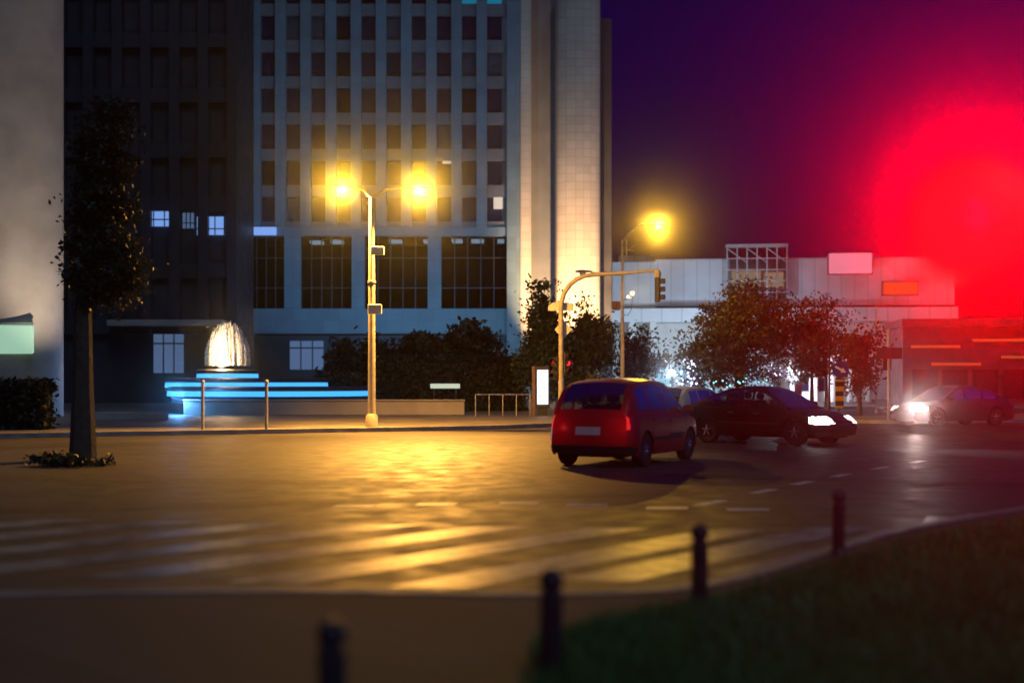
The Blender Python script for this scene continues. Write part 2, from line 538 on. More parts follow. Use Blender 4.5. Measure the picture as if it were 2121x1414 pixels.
# painted markings: zebra bars and thin dashes
def bar_quad(m, a, b, w):
    dx, dy = b[0] - a[0], b[1] - a[1]
    m.add([(a[0], a[1], 0.004), (a[0] + w, a[1] - w * 0.1, 0.004), (b[0] + w, b[1] - w * 0.1, 0.004), (b[0], b[1], 0.004)], [(0, 1, 2, 3)])
m = MB()
for k in range(-6, 3):
    ax, ay = -0.95 + k * 1.28, 9.9 + (-0.25 * k if k < 0 else 0.36 * k)
    bar_quad(m, (ax, ay), (ax + 3.0 - 0.06 * k, ay + 3.9 - abs(k) * 0.08), 0.62)
tag(m.build('zebra_crossing', M['paint']), kind='structure')
m = MB()
for (px, py, w_px) in [(1030, 1042, 80), (1170, 1046, 85), (1335, 1052, 85), (1500, 1055, 90), (860, 1044, 80), (690, 1048, 80)]:
    d0 = 4200 / (py - HY)
    x0, x1 = gx(px, d0), gx(px + w_px, d0)
    m.add([(x0, d0 - 0.14, 0.004), (x1, d0 - 0.14, 0.004), (x1 + 0.05, d0 + 0.14, 0.004), (x0 + 0.05, d0 + 0.14, 0.004)], [(0, 1, 2, 3)])
for (px, py) in [(1470, 1041), (1580, 1017), (1660, 1000), (1740, 984), (1820, 969), (1900, 956)]:
    d0 = 4200 / (py - HY)
    x0 = gx(px, d0)
    m.add([(x0 - 0.28, d0 - 0.32, 0.004), (x0 - 0.12, d0 - 0.38, 0.004), (x0 + 0.3, d0 + 0.3, 0.004), (x0 + 0.14, d0 + 0.36, 0.004)], [(0, 1, 2, 3)])
tag(m.build('lane_dashes', pbr('fresh_road_paint', (0.6, 0.58, 0.54), 0.5, var=0.3, scale=6.0)), kind='structure')
m = MB()
for k in range(3):
    m.add([(3.95 + k * 0.62, 12.9 - 0.0 * k + k * 0.42, 0.004), (4.25 + k * 0.62, 12.75 + k * 0.42, 0.004), (5.1 + k * 0.62, 15.0 + k * 0.42, 0.004), (4.8 + k * 0.62, 15.15 + k * 0.42, 0.004)], [(0, 1, 2, 3)])
    
tag(m.build('side_crossing', M['paint']), kind='structure')

# lawn beside the near pavement
lawn_edge = smooth_line([(0.28, 2.0), (0.3, 6.5), (0.55, 7.5), (1.0, 8.05), (1.7, 8.8), (2.7, 10.3), (4.2, 12.3), (7, 14.9), (12, 18.4), (24, 24.5)])
m = MB()
m.add([(x, y, 0.131) for x, y in lawn_edge] + [(24, 2.0, 0.131)], [tuple(range(len(lawn_edge), -1, -1))])
tag(m.build('lawn', M['turf']), kind='structure')
le = np.array(lawn_edge)
n = 42000
yy = 5.6 + (17 - 5.6) * rng.random(n) ** 1.7
xx = np.interp(yy, le[:, 1], le[:, 0]) - 0.12 + rng.random(n) ** 1.3 * (1.6 + 0.42 * yy) + rng.normal(0, 0.06, n)
hh = 0.05 + 0.07 * rng.random(n)
an = rng.random(n) * 6.283
wd = 0.006 + 0.006 * rng.random(n)
lean = rng.normal(0, 0.035, (n, 2))
V = np.zeros((n, 3, 3))
V[:, 0] = np.stack([xx - np.cos(an) * wd, yy - np.sin(an) * wd, np.full(n, 0.131)], 1)
V[:, 1] = np.stack([xx + np.cos(an) * wd, yy + np.sin(an) * wd, np.full(n, 0.131)], 1)
V[:, 2] = np.stack([xx + lean[:, 0], yy + lean[:, 1], 0.131 + hh], 1)
def fast_mesh(name, V, mat):
    nf, k = V.shape[0], V.shape[1]
    me = bpy.data.meshes.new(name)
    me.vertices.add(nf * k)
    me.vertices.foreach_set('co', V.reshape(-1).astype(np.float32))
    me.loops.add(nf * k)
    me.loops.foreach_set('vertex_index', np.arange(nf * k, dtype=np.int32))
    me.polygons.add(nf)
    me.polygons.foreach_set('loop_start', np.arange(0, nf * k, k, dtype=np.int32))
    me.update(calc_edges=True)
    me.materials.append(mat)
    return me
g = link_object('grass', fast_mesh('grass', V, M['grass']))
tag(g, 'dark green grass blades covering the verge by the bollards', 'grass', kind='stuff')

# ---------------------------------------------------------------- trees and shrubs
def leaf_quads(centers, size, flat=0.0, up=0.0):
    n = len(centers)
    a = rng.normal(size=(n, 3))
    a[:, 2] = a[:, 2] * (1 - flat) + up * 2.0
    a /= np.linalg.norm(a, axis=1, keepdims=True)
    b = rng.normal(size=(n, 3))
    b -= a * np.sum(a * b, 1, keepdims=True)
    b /= np.linalg.norm(b, axis=1, keepdims=True)
    s = size * (0.6 + 0.8 * rng.random((n, 1)))
    w = s * 0.55
    V = np.zeros((n, 4, 3))
    V[:, 0] = centers - a * s * 0.5
    V[:, 1] = centers + b * w * 0.5
    V[:, 2] = centers + a * s * 0.5
    V[:, 3] = centers - b * w * 0.5
    return V

def crown_points(blobs, n, clumps, spread):
    """leaf positions in clumps spread through several ellipsoids (cx,cy,cz,rx,ry,rz,weight)"""
    ws = np.array([b[3] * b[4] * b[5] for b in blobs])
    ws = ws / ws.sum()
    cc = []
    for b, w in zip(blobs, ws):
        k = max(3, int(clumps * w))
        d = rng.normal(size=(k, 3))
        d /= np.linalg.norm(d, axis=1, keepdims=True)
        rad = rng.random((k, 1)) ** 0.45
        cc.append(np.array(b[:3]) + d * rad * np.array(b[3:6]))
    cc = np.concatenate(cc)
    idx = rng.integers(0, len(cc), n)
    sp = spread * (0.5 + rng.random((len(cc), 1)))
    return cc[idx] + rng.normal(size=(n, 3)) * sp[idx] * np.array([1, 1, 0.7]), cc

def tree(name, label, cat, loc, trunk_h, trunk_r, blobs, n, leaf, mat, clumps=70, spread=0.35, group=None, lean=0.0, up=0.0, limbs=9):
    root = thing(name, label, cat, loc, group=group)
    pts, cc = crown_points(blobs, n, clumps, spread)
    pts = pts[pts[:, 2] > 0.25]
    link_object('crown', fast_mesh('crown', leaf_quads(pts, leaf, up=up), mat), root)
    t = MB()
    top = max(b[2] + 0.3 * b[5] for b in blobs)
    mid = (blobs[0][0] * 0.5 + lean, blobs[0][1] * 0.5)
    path = [(0, 0, -0.05), (lean * 0.2, 0, trunk_h * 0.5), (lean * 0.5, 0, trunk_h), (mid[0], mid[1], (trunk_h + top) / 2), (blobs[0][0], blobs[0][1], top)]
    t.tube(path, [trunk_r * 1.35, trunk_r, trunk_r * 0.85, trunk_r * 0.5, trunk_r * 0.12], 9)
    for k in range(min(limbs, len(cc))):
        e = cc[(k * 7) % len(cc)]
        s0 = Vector(path[2]).lerp(Vector(path[3]), 0.15 + 0.8 * (k / limbs))
        mdl = s0.lerp(Vector(e), 0.5) + Vector((0, 0, 0.15 * trunk_h * 0.3))
        t.tube([s0, mdl, Vector(e)], [trunk_r * 0.4, trunk_r * 0.22, trunk_r * 0.06], 6)
    t.build('trunk', M['bark'], root)
    return root

# dark bushy trees behind the signal mast
tree('bushy_tree', 'dark bushy tree with a pointed top just behind the curved signal mast', 'tree', (gx(1125, 64), 64, 0.1), 1.0, 0.16,
     [(0, 0, 2.9, 1.35, 1.3, 2.3), (-0.2, 0, 5.0, 0.75, 0.7, 1.4), (0.8, -0.2, 2.4, 1.2, 1.1, 1.7)], 11000, 0.22, M['leaf_dark'], 150, 0.3, up=0.15)
tree('bushy_tree', 'dark leafy tree against the floodlit shaft between the two tall poles', 'tree', (gx(1212, 66), 66, 0.1), 1.0, 0.16,
     [(0, 0, 2.7, 1.45, 1.3, 1.9), (0.0, 0, 4.5, 0.8, 0.7, 1.1), (0.75, 0, 3.4, 0.9, 0.8, 1.2)], 9500, 0.2, M['leaf_dark'], 130, 0.28)
tree('small_tree', 'small round dark tree directly behind the pole with two spotlights', 'tree', (gx(1315, 72), 72, 0.1), 1.0, 0.13,
     [(0, 0, 2.5, 1.35, 1.2, 1.9), (0.5, 0, 1.9, 1.2, 1.1, 1.4)], 4200, 0.22, M['leaf_black'], 70, 0.3)
tree('broad_tree', 'largest broad olive-brown tree rising behind the black car', 'tree', (gx(1532, 62), 62, 0.1), 1.9, 0.22,
     [(0.1, 0, 3.7, 2.3, 2.0, 1.9), (-1.9, 0, 2.5, 1.7, 1.5, 1.5), (0.3, 0, 5.4, 1.3, 1.2, 1.2), (1.9, 0, 3.4, 1.5, 1.3, 1.7), (3.1, 0, 3.4, 1.3, 1.2, 1.5), (2.3, 0, 4.6, 1.2, 1.0, 0.9), (-0.8, 0, 4.6, 1.2, 1.1, 0.9), (0.2, 0, 2.0, 1.8, 1.2, 0.9)], 19000, 0.19, M['leaf_olive'], 270, 0.34, limbs=14)
tree('young_tree', 'young yellow-brown tree with thin trunk left of the round blue sign', 'tree', (gx(1682, 66), 66, 0.1), 1.3, 0.11,
     [(0, 0, 2.5, 0.95, 0.9, 1.2), (0.0, 0, 3.7, 0.7, 0.7, 0.9)], 3000, 0.2, M['leaf_autumn'], 46, 0.26)
tree('young_tree', 'young orange-lit tree on the far side of the striped post', 'tree', (gx(1781, 60), 60, 0.1), 0.95, 0.1,
     [(0, 0, 2.2, 0.85, 0.8, 1.3), (0.1, 0, 3.4, 0.7, 0.7, 0.8)], 2900, 0.19, M['leaf_autumn'], 46, 0.26)
tree('airy_tree', 'tall thin-leaved tree with pale wall showing through behind the blue sign', 'tree', (gx(1712, 76), 76, 0.1), 2.0, 0.1,
     [(0, 0, 4.3, 1.5, 1.2, 2.4), (-0.8, 0, 5.6, 1.2, 1.0, 1.0), (0.6, 0, 3.2, 1.0, 0.9, 1.4)], 2600, 0.2, M['leaf_olive'], 90, 0.3)
tree('bare_tree', 'slim nearly bare tree strung with tiny lights above the black car bonnet', 'tree', (gx(1612, 74), 74, 0.1), 1.0, 0.06,
     [(0, 0, 2.0, 0.9, 0.8, 0.9)], 420, 0.15, M['leaf_black'], 40, 0.25, limbs=16)
tree('street_tree', 'dark tree with straight trunk standing before the unlit left wing', 'tree', (gx(172, 27), 27, 0.0), 3.0, 0.21,
     [(0.3, 0, 4.6, 0.62, 0.6, 1.5), (0.5, 0, 6.2, 0.55, 0.5, 1.2), (0.75, 0, 3.7, 0.5, 0.5, 0.7)], 13000, 0.12, M['leaf_black'], 110, 0.17, limbs=14)

def shrub(name, label, cat, loc, blobs, n, leaf, mat, clumps, spread, group=None, up=0.0):
    pts, cc = crown_points(blobs, n, clumps, spread)
    pts = pts[pts[:, 2] > 0.02]
    root = thing(name, label, cat, loc, group=group)
    link_object('foliage', fast_mesh('foliage', leaf_quads(pts, leaf, up=up), mat), root)
    t = MB()
    for k in range(7):
        e = cc[(k * 5) % len(cc)]
        t.tube([(rnd.uniform(-.15, .15), rnd.uniform(-.1, .1), -0.02), (e[0] * 0.4, e[1] * 0.4, e[2] * 0.5), tuple(e)], [0.05, 0.035, 0.01], 5)
    t.build('stem', M['bark'], root)
    return root

shrub('spiky_shrub', 'spiky dark shrub above the clipped hedge nearest the tower corner', 'shrub', (gx(975, 70), 70, 0.1),
      [(0, 0, 2.6, 1.6, 0.8, 1.7), (-0.3, 0, 3.9, 0.9, 0.7, 0.9)], 4200, 0.4, M['leaf_black'], 60, 0.3, 'dark shrubs behind the hedge', up=0.35)
shrub('spiky_shrub', 'middle dark shrub of the row above the clipped hedge', 'shrub', (gx(868, 71), 71, 0.1),
      [(0, 0, 2.4, 1.7, 0.8, 1.7), (0.5, 0, 3.4, 0.9, 0.7, 0.9)], 3800, 0.38, M['leaf_black'], 55, 0.3, 'dark shrubs behind the hedge', up=0.3)
shrub('round_shrub', 'wide dark shrub behind the double-headed street lamp post', 'shrub', (gx(755, 70), 70, 0.1),
      [(0, 0, 2.1, 2.1, 0.9, 2.0), (-0.9, 0, 1.6, 1.5, 0.8, 1.4)], 4600, 0.34, M['leaf_black'], 70, 0.32, 'dark shrubs behind the hedge')
shrub('flowering_shrub', 'low pale green flowering shrub seen over the red car roof', 'shrub', (gx(1222, 60), 60, 0.12),
      [(0, 0, 0.95, 0.75, 0.4, 0.45), (0.1, 0, 1.45, 0.45, 0.3, 0.3)], 900, 0.13, M['leaf_flower'], 26, 0.14)
shrub('planting', 'low round dark plant at the foot of the left tree trunk', 'plant', (gx(150, 24.5), 24.3, 0.0),
      [(0, 0, 0.06, 0.85, 0.5, 0.10)], 1500, 0.1, M['leaf_black'], 40, 0.07)

# clipped hedge: box-shaped mass of leaves over a solid dark core
def hedge(label, loc, w, d, h, n):
    root = thing('hedge', label, 'hedge', loc)
    p = rng.random((n, 3)) * np.array([w, d, h]) - np.array([w / 2, d / 2, 0])
    f = rng.integers(0, 3, n)
    p[f == 0, 1] = -d / 2 + rng.normal(0, 0.08, (f == 0).sum())
    p[f == 1, 2] = h + rng.normal(0, 0.1, (f == 1).sum())
    link_object('foliage', fast_mesh('foliage', leaf_quads(p, 0.2), M['leaf_black']), root)
    c = MB().box(-w / 2 + .15, w / 2 - .15, -d / 2 + .12, d / 2 - .12, 0, h - .15)
    c.build('branches', M['soil'], root)
    return root
hedge('long clipped dark hedge in front of the tower base', (-3.0, 66, 0.1), 7.6, 1.4, 2.6, 9000)
hedge('lower dark hedge left of the lamp post behind the low wall', (-8.3, 67, 0.1), 3.6, 1.2, 1.7, 3600)
hedge('yellowish lit hedge below the pale green sign at the photo edge', (gx(52, 40), 40, 0.1), 1.7, 1.0, 1.35, 2600)

# ---------------------------------------------------------------- office tower
TX0, TX1, TY = gx(478, 100), gx(1050, 100), 100.0
tower = thing('office_tower', 'tall office tower with close vertical fins and dark windows', 'building', (0, TY, 0))
tw = MB()
zA, zB, zC, zD, FH, NF = 5.3, 7.2, 12.75, 13.4, 2.77, 8
top = zD + NF * FH
pitch = (TX1 - TX0) / 11
tw.box(TX0, TX1, 0.0, 1.0, zA, zB)                        # beam over the ground floor
tw.box(TX0, TX1, -0.12, 0.9, zC, zD)                      # ledge over the tall hall
for px, w in ((478, 26), (606, 34), (742, 27), (900, 28)):
    x = gx(px, 100)
    tw.box(x - w / 54, x + w / 54, -0.06, 0.84, zB, zC)
tw.box(TX1, TX1 + 1.0, -0.3, 1.6, 0, top + 3)              # corner pier
for k in range(11):
    x = TX0 + k * pitch
    tw.box(x - 0.4, x + 0.4, -0.35, 0.5, zD, top)
for j in range(NF + 1):
    z = zD + j * FH
    for k in range(11):
        x = TX0 + k * pitch
        tw.box(x + 0.4, x + pitch - (0.4 if k < 10 else 0.0), 0.0, 0.5, z - (0.0 if j == 0 else 0.45), z + 0.45, 1)
tw.box(TX0 - 0.4, TX1, -0.35, 1.0, top + 0.46, top + 3)
tw.box(TX0 - 0.4, TX1 + 1, 12, 13, 0, top + 3)
tw.box(TX0 - 0.9, TX0 - 0.4, 0, 13, 0, top + 3)
tw.build('facade', [M['tower_stone'], M['spandrel']], tower)
w_me = MB().box(-(pitch - 0.8) / 2, (pitch - 0.8) / 2, 0.3, 0.36, -0.93, 0.93).mesh('window', M['dark_glass'])
w_me2 = w_me.copy()
w_me2.materials[0] = pbr('window_with_blind', (0.035, 0.045, 0.07), 0.5, var=0.2, scale=1.0)
w_me3 = w_me.copy()
w_me3.materials[0] = pbr('bluish_window_glass', (0.01, 0.018, 0.05), 0.15, var=0.3, scale=0.7, spec=0.1, rvar=0.02)
w_pale = MB().box(-0.36, 0.36, 0.22, 0.29, -0.3, 0.78).mesh('window', M['pale_window'])
w_teal = w_me.copy()
w_teal.materials[0] = M['teal_window']
for j in range(NF - 0):
    for k in range(11):
        if j > 6: continue
        zc = zD + (j + 0.5) * FH
        teal = j == 6 and k in (9, 10)
        wo_ = link_object('window', w_teal if teal else rnd.choice((w_me, w_me3, w_me3, w_me3, w_me2)), tower, (TX0 + (k + 0.5) * pitch, 0, zc))
        if teal: wo_['label'] = 'teal lit window'
lw = link_object('window', w_pale, tower, (gx(1032, 100), 0, gz(424, 100)))
lw['label'] = 'small pale lit window'
lw = link_object('window', w_pale, tower, (gx(926, 100), 0, gz(330, 100)))
lw['label'] = 'small pale lit window'
# tall hall: glass, back wall, ceiling lights
bays = [(478, 606, 26, 34), (606, 742, 34, 27), (742, 900, 27, 28), (900, 1050, 28, 0)]
for a, b, wa, wb in bays:
    xa, xb = gx(a, 100) + wa / 54, gx(b, 100) - wb / 54
    MB().box(xa, xb, 0.4, 0.44, zB, zC).build('hall_window', M['hall_glass'], tower)
    mu = MB()
    for k in range(1, 5):
        x = xa + (xb - xa) * k / 5
        mu.box(x - 0.04, x + 0.04, 0.3, 0.395, zB, zC)
    for z in (zB + 1.6, zB + 3.9):
        mu.box(xa, xb, 0.31, 0.394, z - 0.04, z + 0.04)
    mu.build('mullions', M['iron'], tower)
MB().box(TX0 + 0.1, TX1, 6.5, 6.7, zB, zC).box(TX0 + 0.1, TX1, 1.1, 6.5, zC - 0.1, zC).box(TX0 + 0.1, TX1, 1.1, 6.5, zB - 0.1, zB).build('hall_interior', M['interior'], tower)
for px, w, y in ((815, 26, 1.5), (882, 16, 1.5), (945, 22, 1.2), (988, 26, 1.2), (1037, 14, 1.2), (690, 24, 1.8), (645, 26, 2.2)):
    x = gx(px, 100)
    MB().box(x - w / 54, x + w / 54, y, y + 1.3, zC - 0.32, zC - 0.12).build('ceiling_light', M['cool_ceiling'], tower)
# ground floor recess
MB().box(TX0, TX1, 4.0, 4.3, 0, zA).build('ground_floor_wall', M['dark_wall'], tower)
MB().box(gx(600, 104), gx(672, 104), 3.85, 3.96, gz(765, 104), gz(706, 104)).build('lit_doorway', M['blue_wall_light'], tower)
fr_ = MB()
for k in range(4):
    x = gx(600 + 24 * k, 104)
    fr_.box(x - 0.045, x + 0.045, 3.78, 3.849, gz(765, 104), gz(706, 104))
fr_.box(gx(600, 104), gx(672, 104), 3.8, 3.848, gz(722, 104), gz(719, 104))
fr_.build('door_frame', M['iron'], tower)

# recess and tall shaft
shaft = thing('stair_shaft', 'tall pale tiled shaft floodlit from below beside the dark sky', 'building', (0, 100, 0))
sh = MB()
x0, x1 = gx(1151, 100), gx(1243, 100)
arc = []
for k in range(25):
    a = math.pi * k / 24
    arc.append(((x0 + x1) / 2 - (x1 - x0) / 2 * math.cos(a), -0.9 * math.sin(a) ** 0.7 - 0.2))
sh.slab(arc + [(x1, 3.0), (x0, 3.0)], 0, 31.0)
sh.build('shaft_wall', M['shaft_tile'], shaft)
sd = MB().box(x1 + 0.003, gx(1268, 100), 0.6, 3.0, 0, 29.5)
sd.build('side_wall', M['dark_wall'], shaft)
sd = MB().box(gx(1100, 100), x0 - 0.003, 1.8, 3.4, 0, 36)
sd.build('recess_wall', M['spandrel'], shaft)
sd = MB().box(gx(1078, 100), gx(1100, 100) - 0.003, -0.1, 2.5, 0, 36)
sd.build('narrow_pier', M['shaft_tile'], shaft)

# left wing and the near pale tower at the edge of the photo
wing = thing('office_wing', 'unlit dark office wing with a few blue lit windows', 'building', (0, 90, 0))
wg = MB()
wx0, wx1 = gx(60, 90), gx(478, 90)
wg.box(wx0, wx1, 1.0, 8, 0, 42)
nb = 7
for k in range(nb + 1):
    x = wx0 + (wx1 - wx0) * k / nb
    wg.box(x - 0.35, x + 0.35, 0.2, 0.999, 4.9, 42)
for z in (5.4, 9.3, 13.9, 17.6, 21.4, 25.2, 29, 33):
    for k in range(nb):
        xa, xb = wx0 + (wx1 - wx0) * k / nb + 0.35, wx0 + (wx1 - wx0) * (k + 1) / nb - 0.35
        wg.box(xa, xb, 0.45, 0.999, z - 0.5, z + 0.5)
wg.build('facade', M['dark_wall'], wing)
for px0, px1, py0, py1, mat in ((290, 358, 424, 466, 'blue_window'), (372, 398, 438, 470, 'blue_wall_light'), (402, 460, 446, 484, 'blue_window')):
    MB().box(gx(px0, 90), gx(px1, 90), 0.7, 0.8, gz(py1, 90), gz(py0, 90)).build('lit_window', M[mat], wing)
    fr_ = MB()
    xa, xb, za, zb_ = gx(px0, 90), gx(px1, 90), gz(py1, 90), gz(py0, 90)
    for k in range(4):
        fr_.box(xa + (xb - xa) * k / 3 - 0.035, xa + (xb - xa) * k / 3 + 0.035, 0.64, 0.699, za, zb_)
    fr_.box(xa, xb, 0.66, 0.698, zb_ + 0.002, zb_ + 0.12).box(xa, xb, 0.66, 0.698, za + (zb_ - za) * 0.3, za + (zb_ - za) * 0.36)
    fr_.build('window_frame', M['iron'], wing)
MB().box(gx(310, 90), gx(376, 90), 0.85, 0.96, gz(772, 90), gz(690, 90)).build('lit_doorway', M['blue_wall_light'], wing)
fr_ = MB()
for k in range(4):
    x = gx(310 + 22 * k, 90)
    fr_.box(x - 0.04, x + 0.04, 0.78, 0.849, gz(772, 90), gz(690, 90))
fr_.box(gx(310, 90), gx(376, 90), 0.8, 0.848, gz(712, 90), gz(709, 90))
fr_.build('door_frame', M['iron'], wing)
MB().box(gx(236, 90), gx(470, 90), -1.6, 0.19, gz(676, 90), gz(664, 90)).build('canopy', M['concrete'], wing)
MB().box(gx(528, 100), gx(574, 100), -0.2, -0.12 + 0.3, gz(488, 100), gz(472, 100)).build('sign_strip', M['blue_window'], wing, (0, 9.6, 0))

pier = thing('concrete_tower', 'pale concrete tower lit from below at the photo edge', 'building', (0, 56, 0))
px0, px1 = gx(-150, 56), gx(132, 56)
arc = [((px0 + px1) / 2 - (px1 - px0) / 2 * math.cos(math.pi * k / 30), -1.6 * math.sin(math.pi * k / 30)) for k in range(31)]
MB().slab(arc + [(px1 - 2.2, 5), (px0, 5)], 0, 30).build('tower_wall', M['concrete'], pier)
MB().box(gx(-40, 54), gx(62, 54), -1.72, -1.5, gz(732, 54), gz(672, 54), ch=0.05).build('lit_panel', M['green_sign'], pier)
MB().box(gx(-40, 54), gx(62, 54), -1.73, -1.5, gz(670, 54), gz(667, 54)).build('sign_frame', M['galv'], pier)

# ---------------------------------------------------------------- shopping centre
mall = thing('shopping_centre', 'wide grey-blue shopping centre with panelled walls and white band', 'building', (gx(1268, 112), 112, 0), -0.10)
def mz(py): return gz(py, 112)
K = F / 112
def mx_(px): return (px - 1268) / K
mw = MB()
mw.box(mx_(1268), mx_(1357), 0.0, 6, mz(640), mz(543))
mw.build('corner_block', M['mall_panel'], mall)
MB().box(mx_(1357) + 0.004, mx_(1960), 0.5, 6, mz(634), mz(537)).build('upper_wall', M['mall_panel'], mall)
MB().box(mx_(1280), mx_(1352), 2.5, 8, mz(543) + 0.004, mz(524)).build('plant_room', M['mall_panel'], mall)
MB().box(mx_(1262), mx_(1960), -0.8, 5.9, mz(668), mz(640) - 0.004).build('band', M['mall_band'], mall)
MB().box(mx_(1268), mx_(1960), 2.4, 5.9, 0, mz(668) - 0.004).build('lower_wall', M['render_white'], mall)
for px in (1310, 1352, 1470, 1580):
    MB().box(mx_(px) - 0.25, mx_(px) + 0.25, -0.3, 0.2, 0, mz(668) - 0.004).build('column', M['render_white'], mall)
for a, b in ((1358, 1396), (1404, 1442), (1450, 1490), (1545, 1575)):
    f = MB().box(mx_(a), mx_(b), 2.2, 2.39, 0.2, mz(760)).build('shop_window', M['shop'], mall)
# glass stair box on the roof line
sb = MB()
a, b = mx_(1502), mx_(1622)
z0, z1 = mz(632), mz(517)
for k in range(7):
    x = a + (b - a) * k / 6
    sb.box(x - 0.05, x + 0.05, -1.0, -0.9, z0, z1)
for k in range(6):
    z = z0 + (z1 - z0) * k / 5
    for q in range(6):
        xa, xb = a + (b - a) * q / 6 + 0.05, a + (b - a) * (q + 1) / 6 - 0.05
        sb.box(xa, xb, -0.99, -0.91, z - 0.04, z + 0.04)
sb.box(a - 0.1, b + 0.1, -1.0, 0.49, z1 + 0.06, z1 + 0.25)
for q in range(3):
    xa, xb = a + (b - a) * q / 3, a + (b - a) * (q + 1) / 3
    sb.tube([(xa, -0.95, z1 - 0.1), (xb, -0.95, z1 - 1.3)], 0.04, 5)
sb.build('stair_box_frame', M['galv'], mall)
MB().box(a + 0.06, b - 0.06, -0.86, -0.84, z0, z1).build('stair_box_glass', M['hall_glass'], mall)
MB().box(mx_(1513), mx_(1572), 0.3, 0.45, mz(600), mz(563)).build('lit_room', M['warm_room'], mall)
MB().box(mx_(1580), mx_(1618), 0.3, 0.45, mz(596), mz(566)).build('lit_room', M['warm_room'], mall)

annex = thing('colonnade_building', 'low white building with round columns and dark windows past the bonnet', 'building', (gx(1640, 96), 96, 0), -0.05)
ax = MB().box(0, 5.9, 1.0, 5, 0, 3.0).box(-0.2, 6.1, -0.35, 5, 3.003, 3.6)
ax.build('wall', M['render_white'], annex)
for k in range(5):
    MB().lathe([(0.3, 0.05), (0.26, 0.2), (0.25, 2.8), (0.3, 3.0)], 16, (0.35 + k * 1.3, 0.1, 0)).build('column', M['render_white'], annex)
for k in range(4):
    wn = MB().box(0.65 + k * 1.3, 1.4 + k * 1.3, 0.93, 0.98, 0.9, 1.9).build('window', M['dark_glass'], annex)
    MB().box(0.6 + k * 1.3, 1.45 + k * 1.3, 0.9, 0.99, 0.82, 0.895).build('sill', M['galv'], wn)

# pieces beyond the red glow
bb = thing('billboard', 'bright pinkish lit board on the roof edge near the red glow', 'billboard', (gx(1762, 109), 109, 0), -0.10)
MB().box(-1.75, 1.75, 0.0, 0.3, gz(566, 109), gz(524, 109), ch=0.04).build('board', M['billboard'], bb)
MB().box(-1.85, 1.85, 0.304, 0.5, gz(568, 109), gz(522, 109)).build('frame', M['iron'], bb)
for x_ in (-1.2, 1.2):
    MB().tube([(x_, 0.5, gz(545, 109)), (x_, 1.6, gz(552, 109))], 0.06, 6).build('bracket', M['iron'], bb)
osg = thing('sign_board', 'small orange lit sign under the red glow', 'sign', (gx(1866, 108), 108, 0), -0.10)
MB().box(-1.4, 1.4, 0.0, 0.25, gz(610, 108), gz(584, 108), ch=0.04).build('board', M['orange_sign'], osg)
MB().box(-1.48, 1.48, 0.254, 0.4, gz(612, 108), gz(582, 108)).build('frame', M['iron'], osg)
for x_ in (-0.9, 0.9):
    MB().tube([(x_, 0.4, gz(597, 108)), (x_, 1.8, gz(597, 108))], 0.06, 6).build('bracket', M['iron'], osg)

row = thing('shop_row', 'low dark row of shops with lit strips along the street edge', 'building', (gx(1870, 86), 86, 0), -0.12)
MB().box(0, 26, 0, 6, 0, 5.2).box(-0.2, 26, -0.8, 6.1, 5.204, 5.7).build('wall', M['dark_wall'], row)
for k in range(7):
    MB().box(0.6 + k * 1.9, 2.2 + k * 1.9, -0.12, -0.02, 0.5, 2.4).build('shop_window', M['dark_glass'], row)
for (a, b, z) in ((0.5, 3.6, 3.9), (4.4, 8.6, 4.3), (6.2, 11.5, 3.2), (1.8, 4.9, 2.75)):
    MB().box(a, b, -0.3, -0.13, z - 0.09, z + 0.09).build('lit_strip', M['orange_sign'], row)

# ---------------------------------------------------------------- street lamps
def luminaire(parent, at, direction, mat, power, aim, angle=150, name='lamp_head', lit=True, glow=2500):
    """cobra-head lantern: shell, lens, the lamp itself and an added halo beam"""
    d = Vector(direction).normalized()
    yaw = math.atan2(d.y, d.x)
    h = MB()
    prof = [(-0.35, 0.05, 0.04), (-0.2, 0.1, 0.07), (0.1, 0.16, 0.10), (0.35, 0.14, 0.08), (0.45, 0.05, 0.03)]
    vs, fs, n = [], [], 12
    for (x, w, hh) in prof:
        for k in range(n):
            a = 2 * math.pi * k / n
            zz = math.sin(a)
            vs.append((x, w * math.cos(a), hh * zz if zz > 0 else 0.35 * hh * zz))
    for i in range(len(prof) - 1):
        for k in range(n):
            fs.append((i * n + k, i * n + (k + 1) % n, (i + 1) * n + (k + 1) % n, (i + 1) * n + k))
    fs += [tuple(range(n - 1, -1, -1)), tuple((len(prof) - 1) * n + k for k in range(n))]
    h.add(vs, fs)
    head = h.build(name, M['lamp_shell'], parent, at, (0, 0, yaw))
    lens = MB().ball((0.1, 0, -0.07), 0.15, 14, sz=0.75).build('lens', mat, head)
    if lit:
        lamp('sodium_light', 'SPOT', (at[0] + d.x * 0.1, at[1] + d.y * 0.1, at[2] - 0.26), power, SODIUM, parent, aim, angle, 0.7)
        lobe = Vector((0, 0, H + 6.0)) - (parent.location + Vector(at))
        lamp('halo_beam', 'SPOT', (at[0] + d.x * 0.1, at[1] - 0.2, at[2] - 0.12), glow, SODIUM_GLOW, parent, lobe, 26, 1.0)  # extra beam toward the camera, added to draw a halo in the haze
    return head

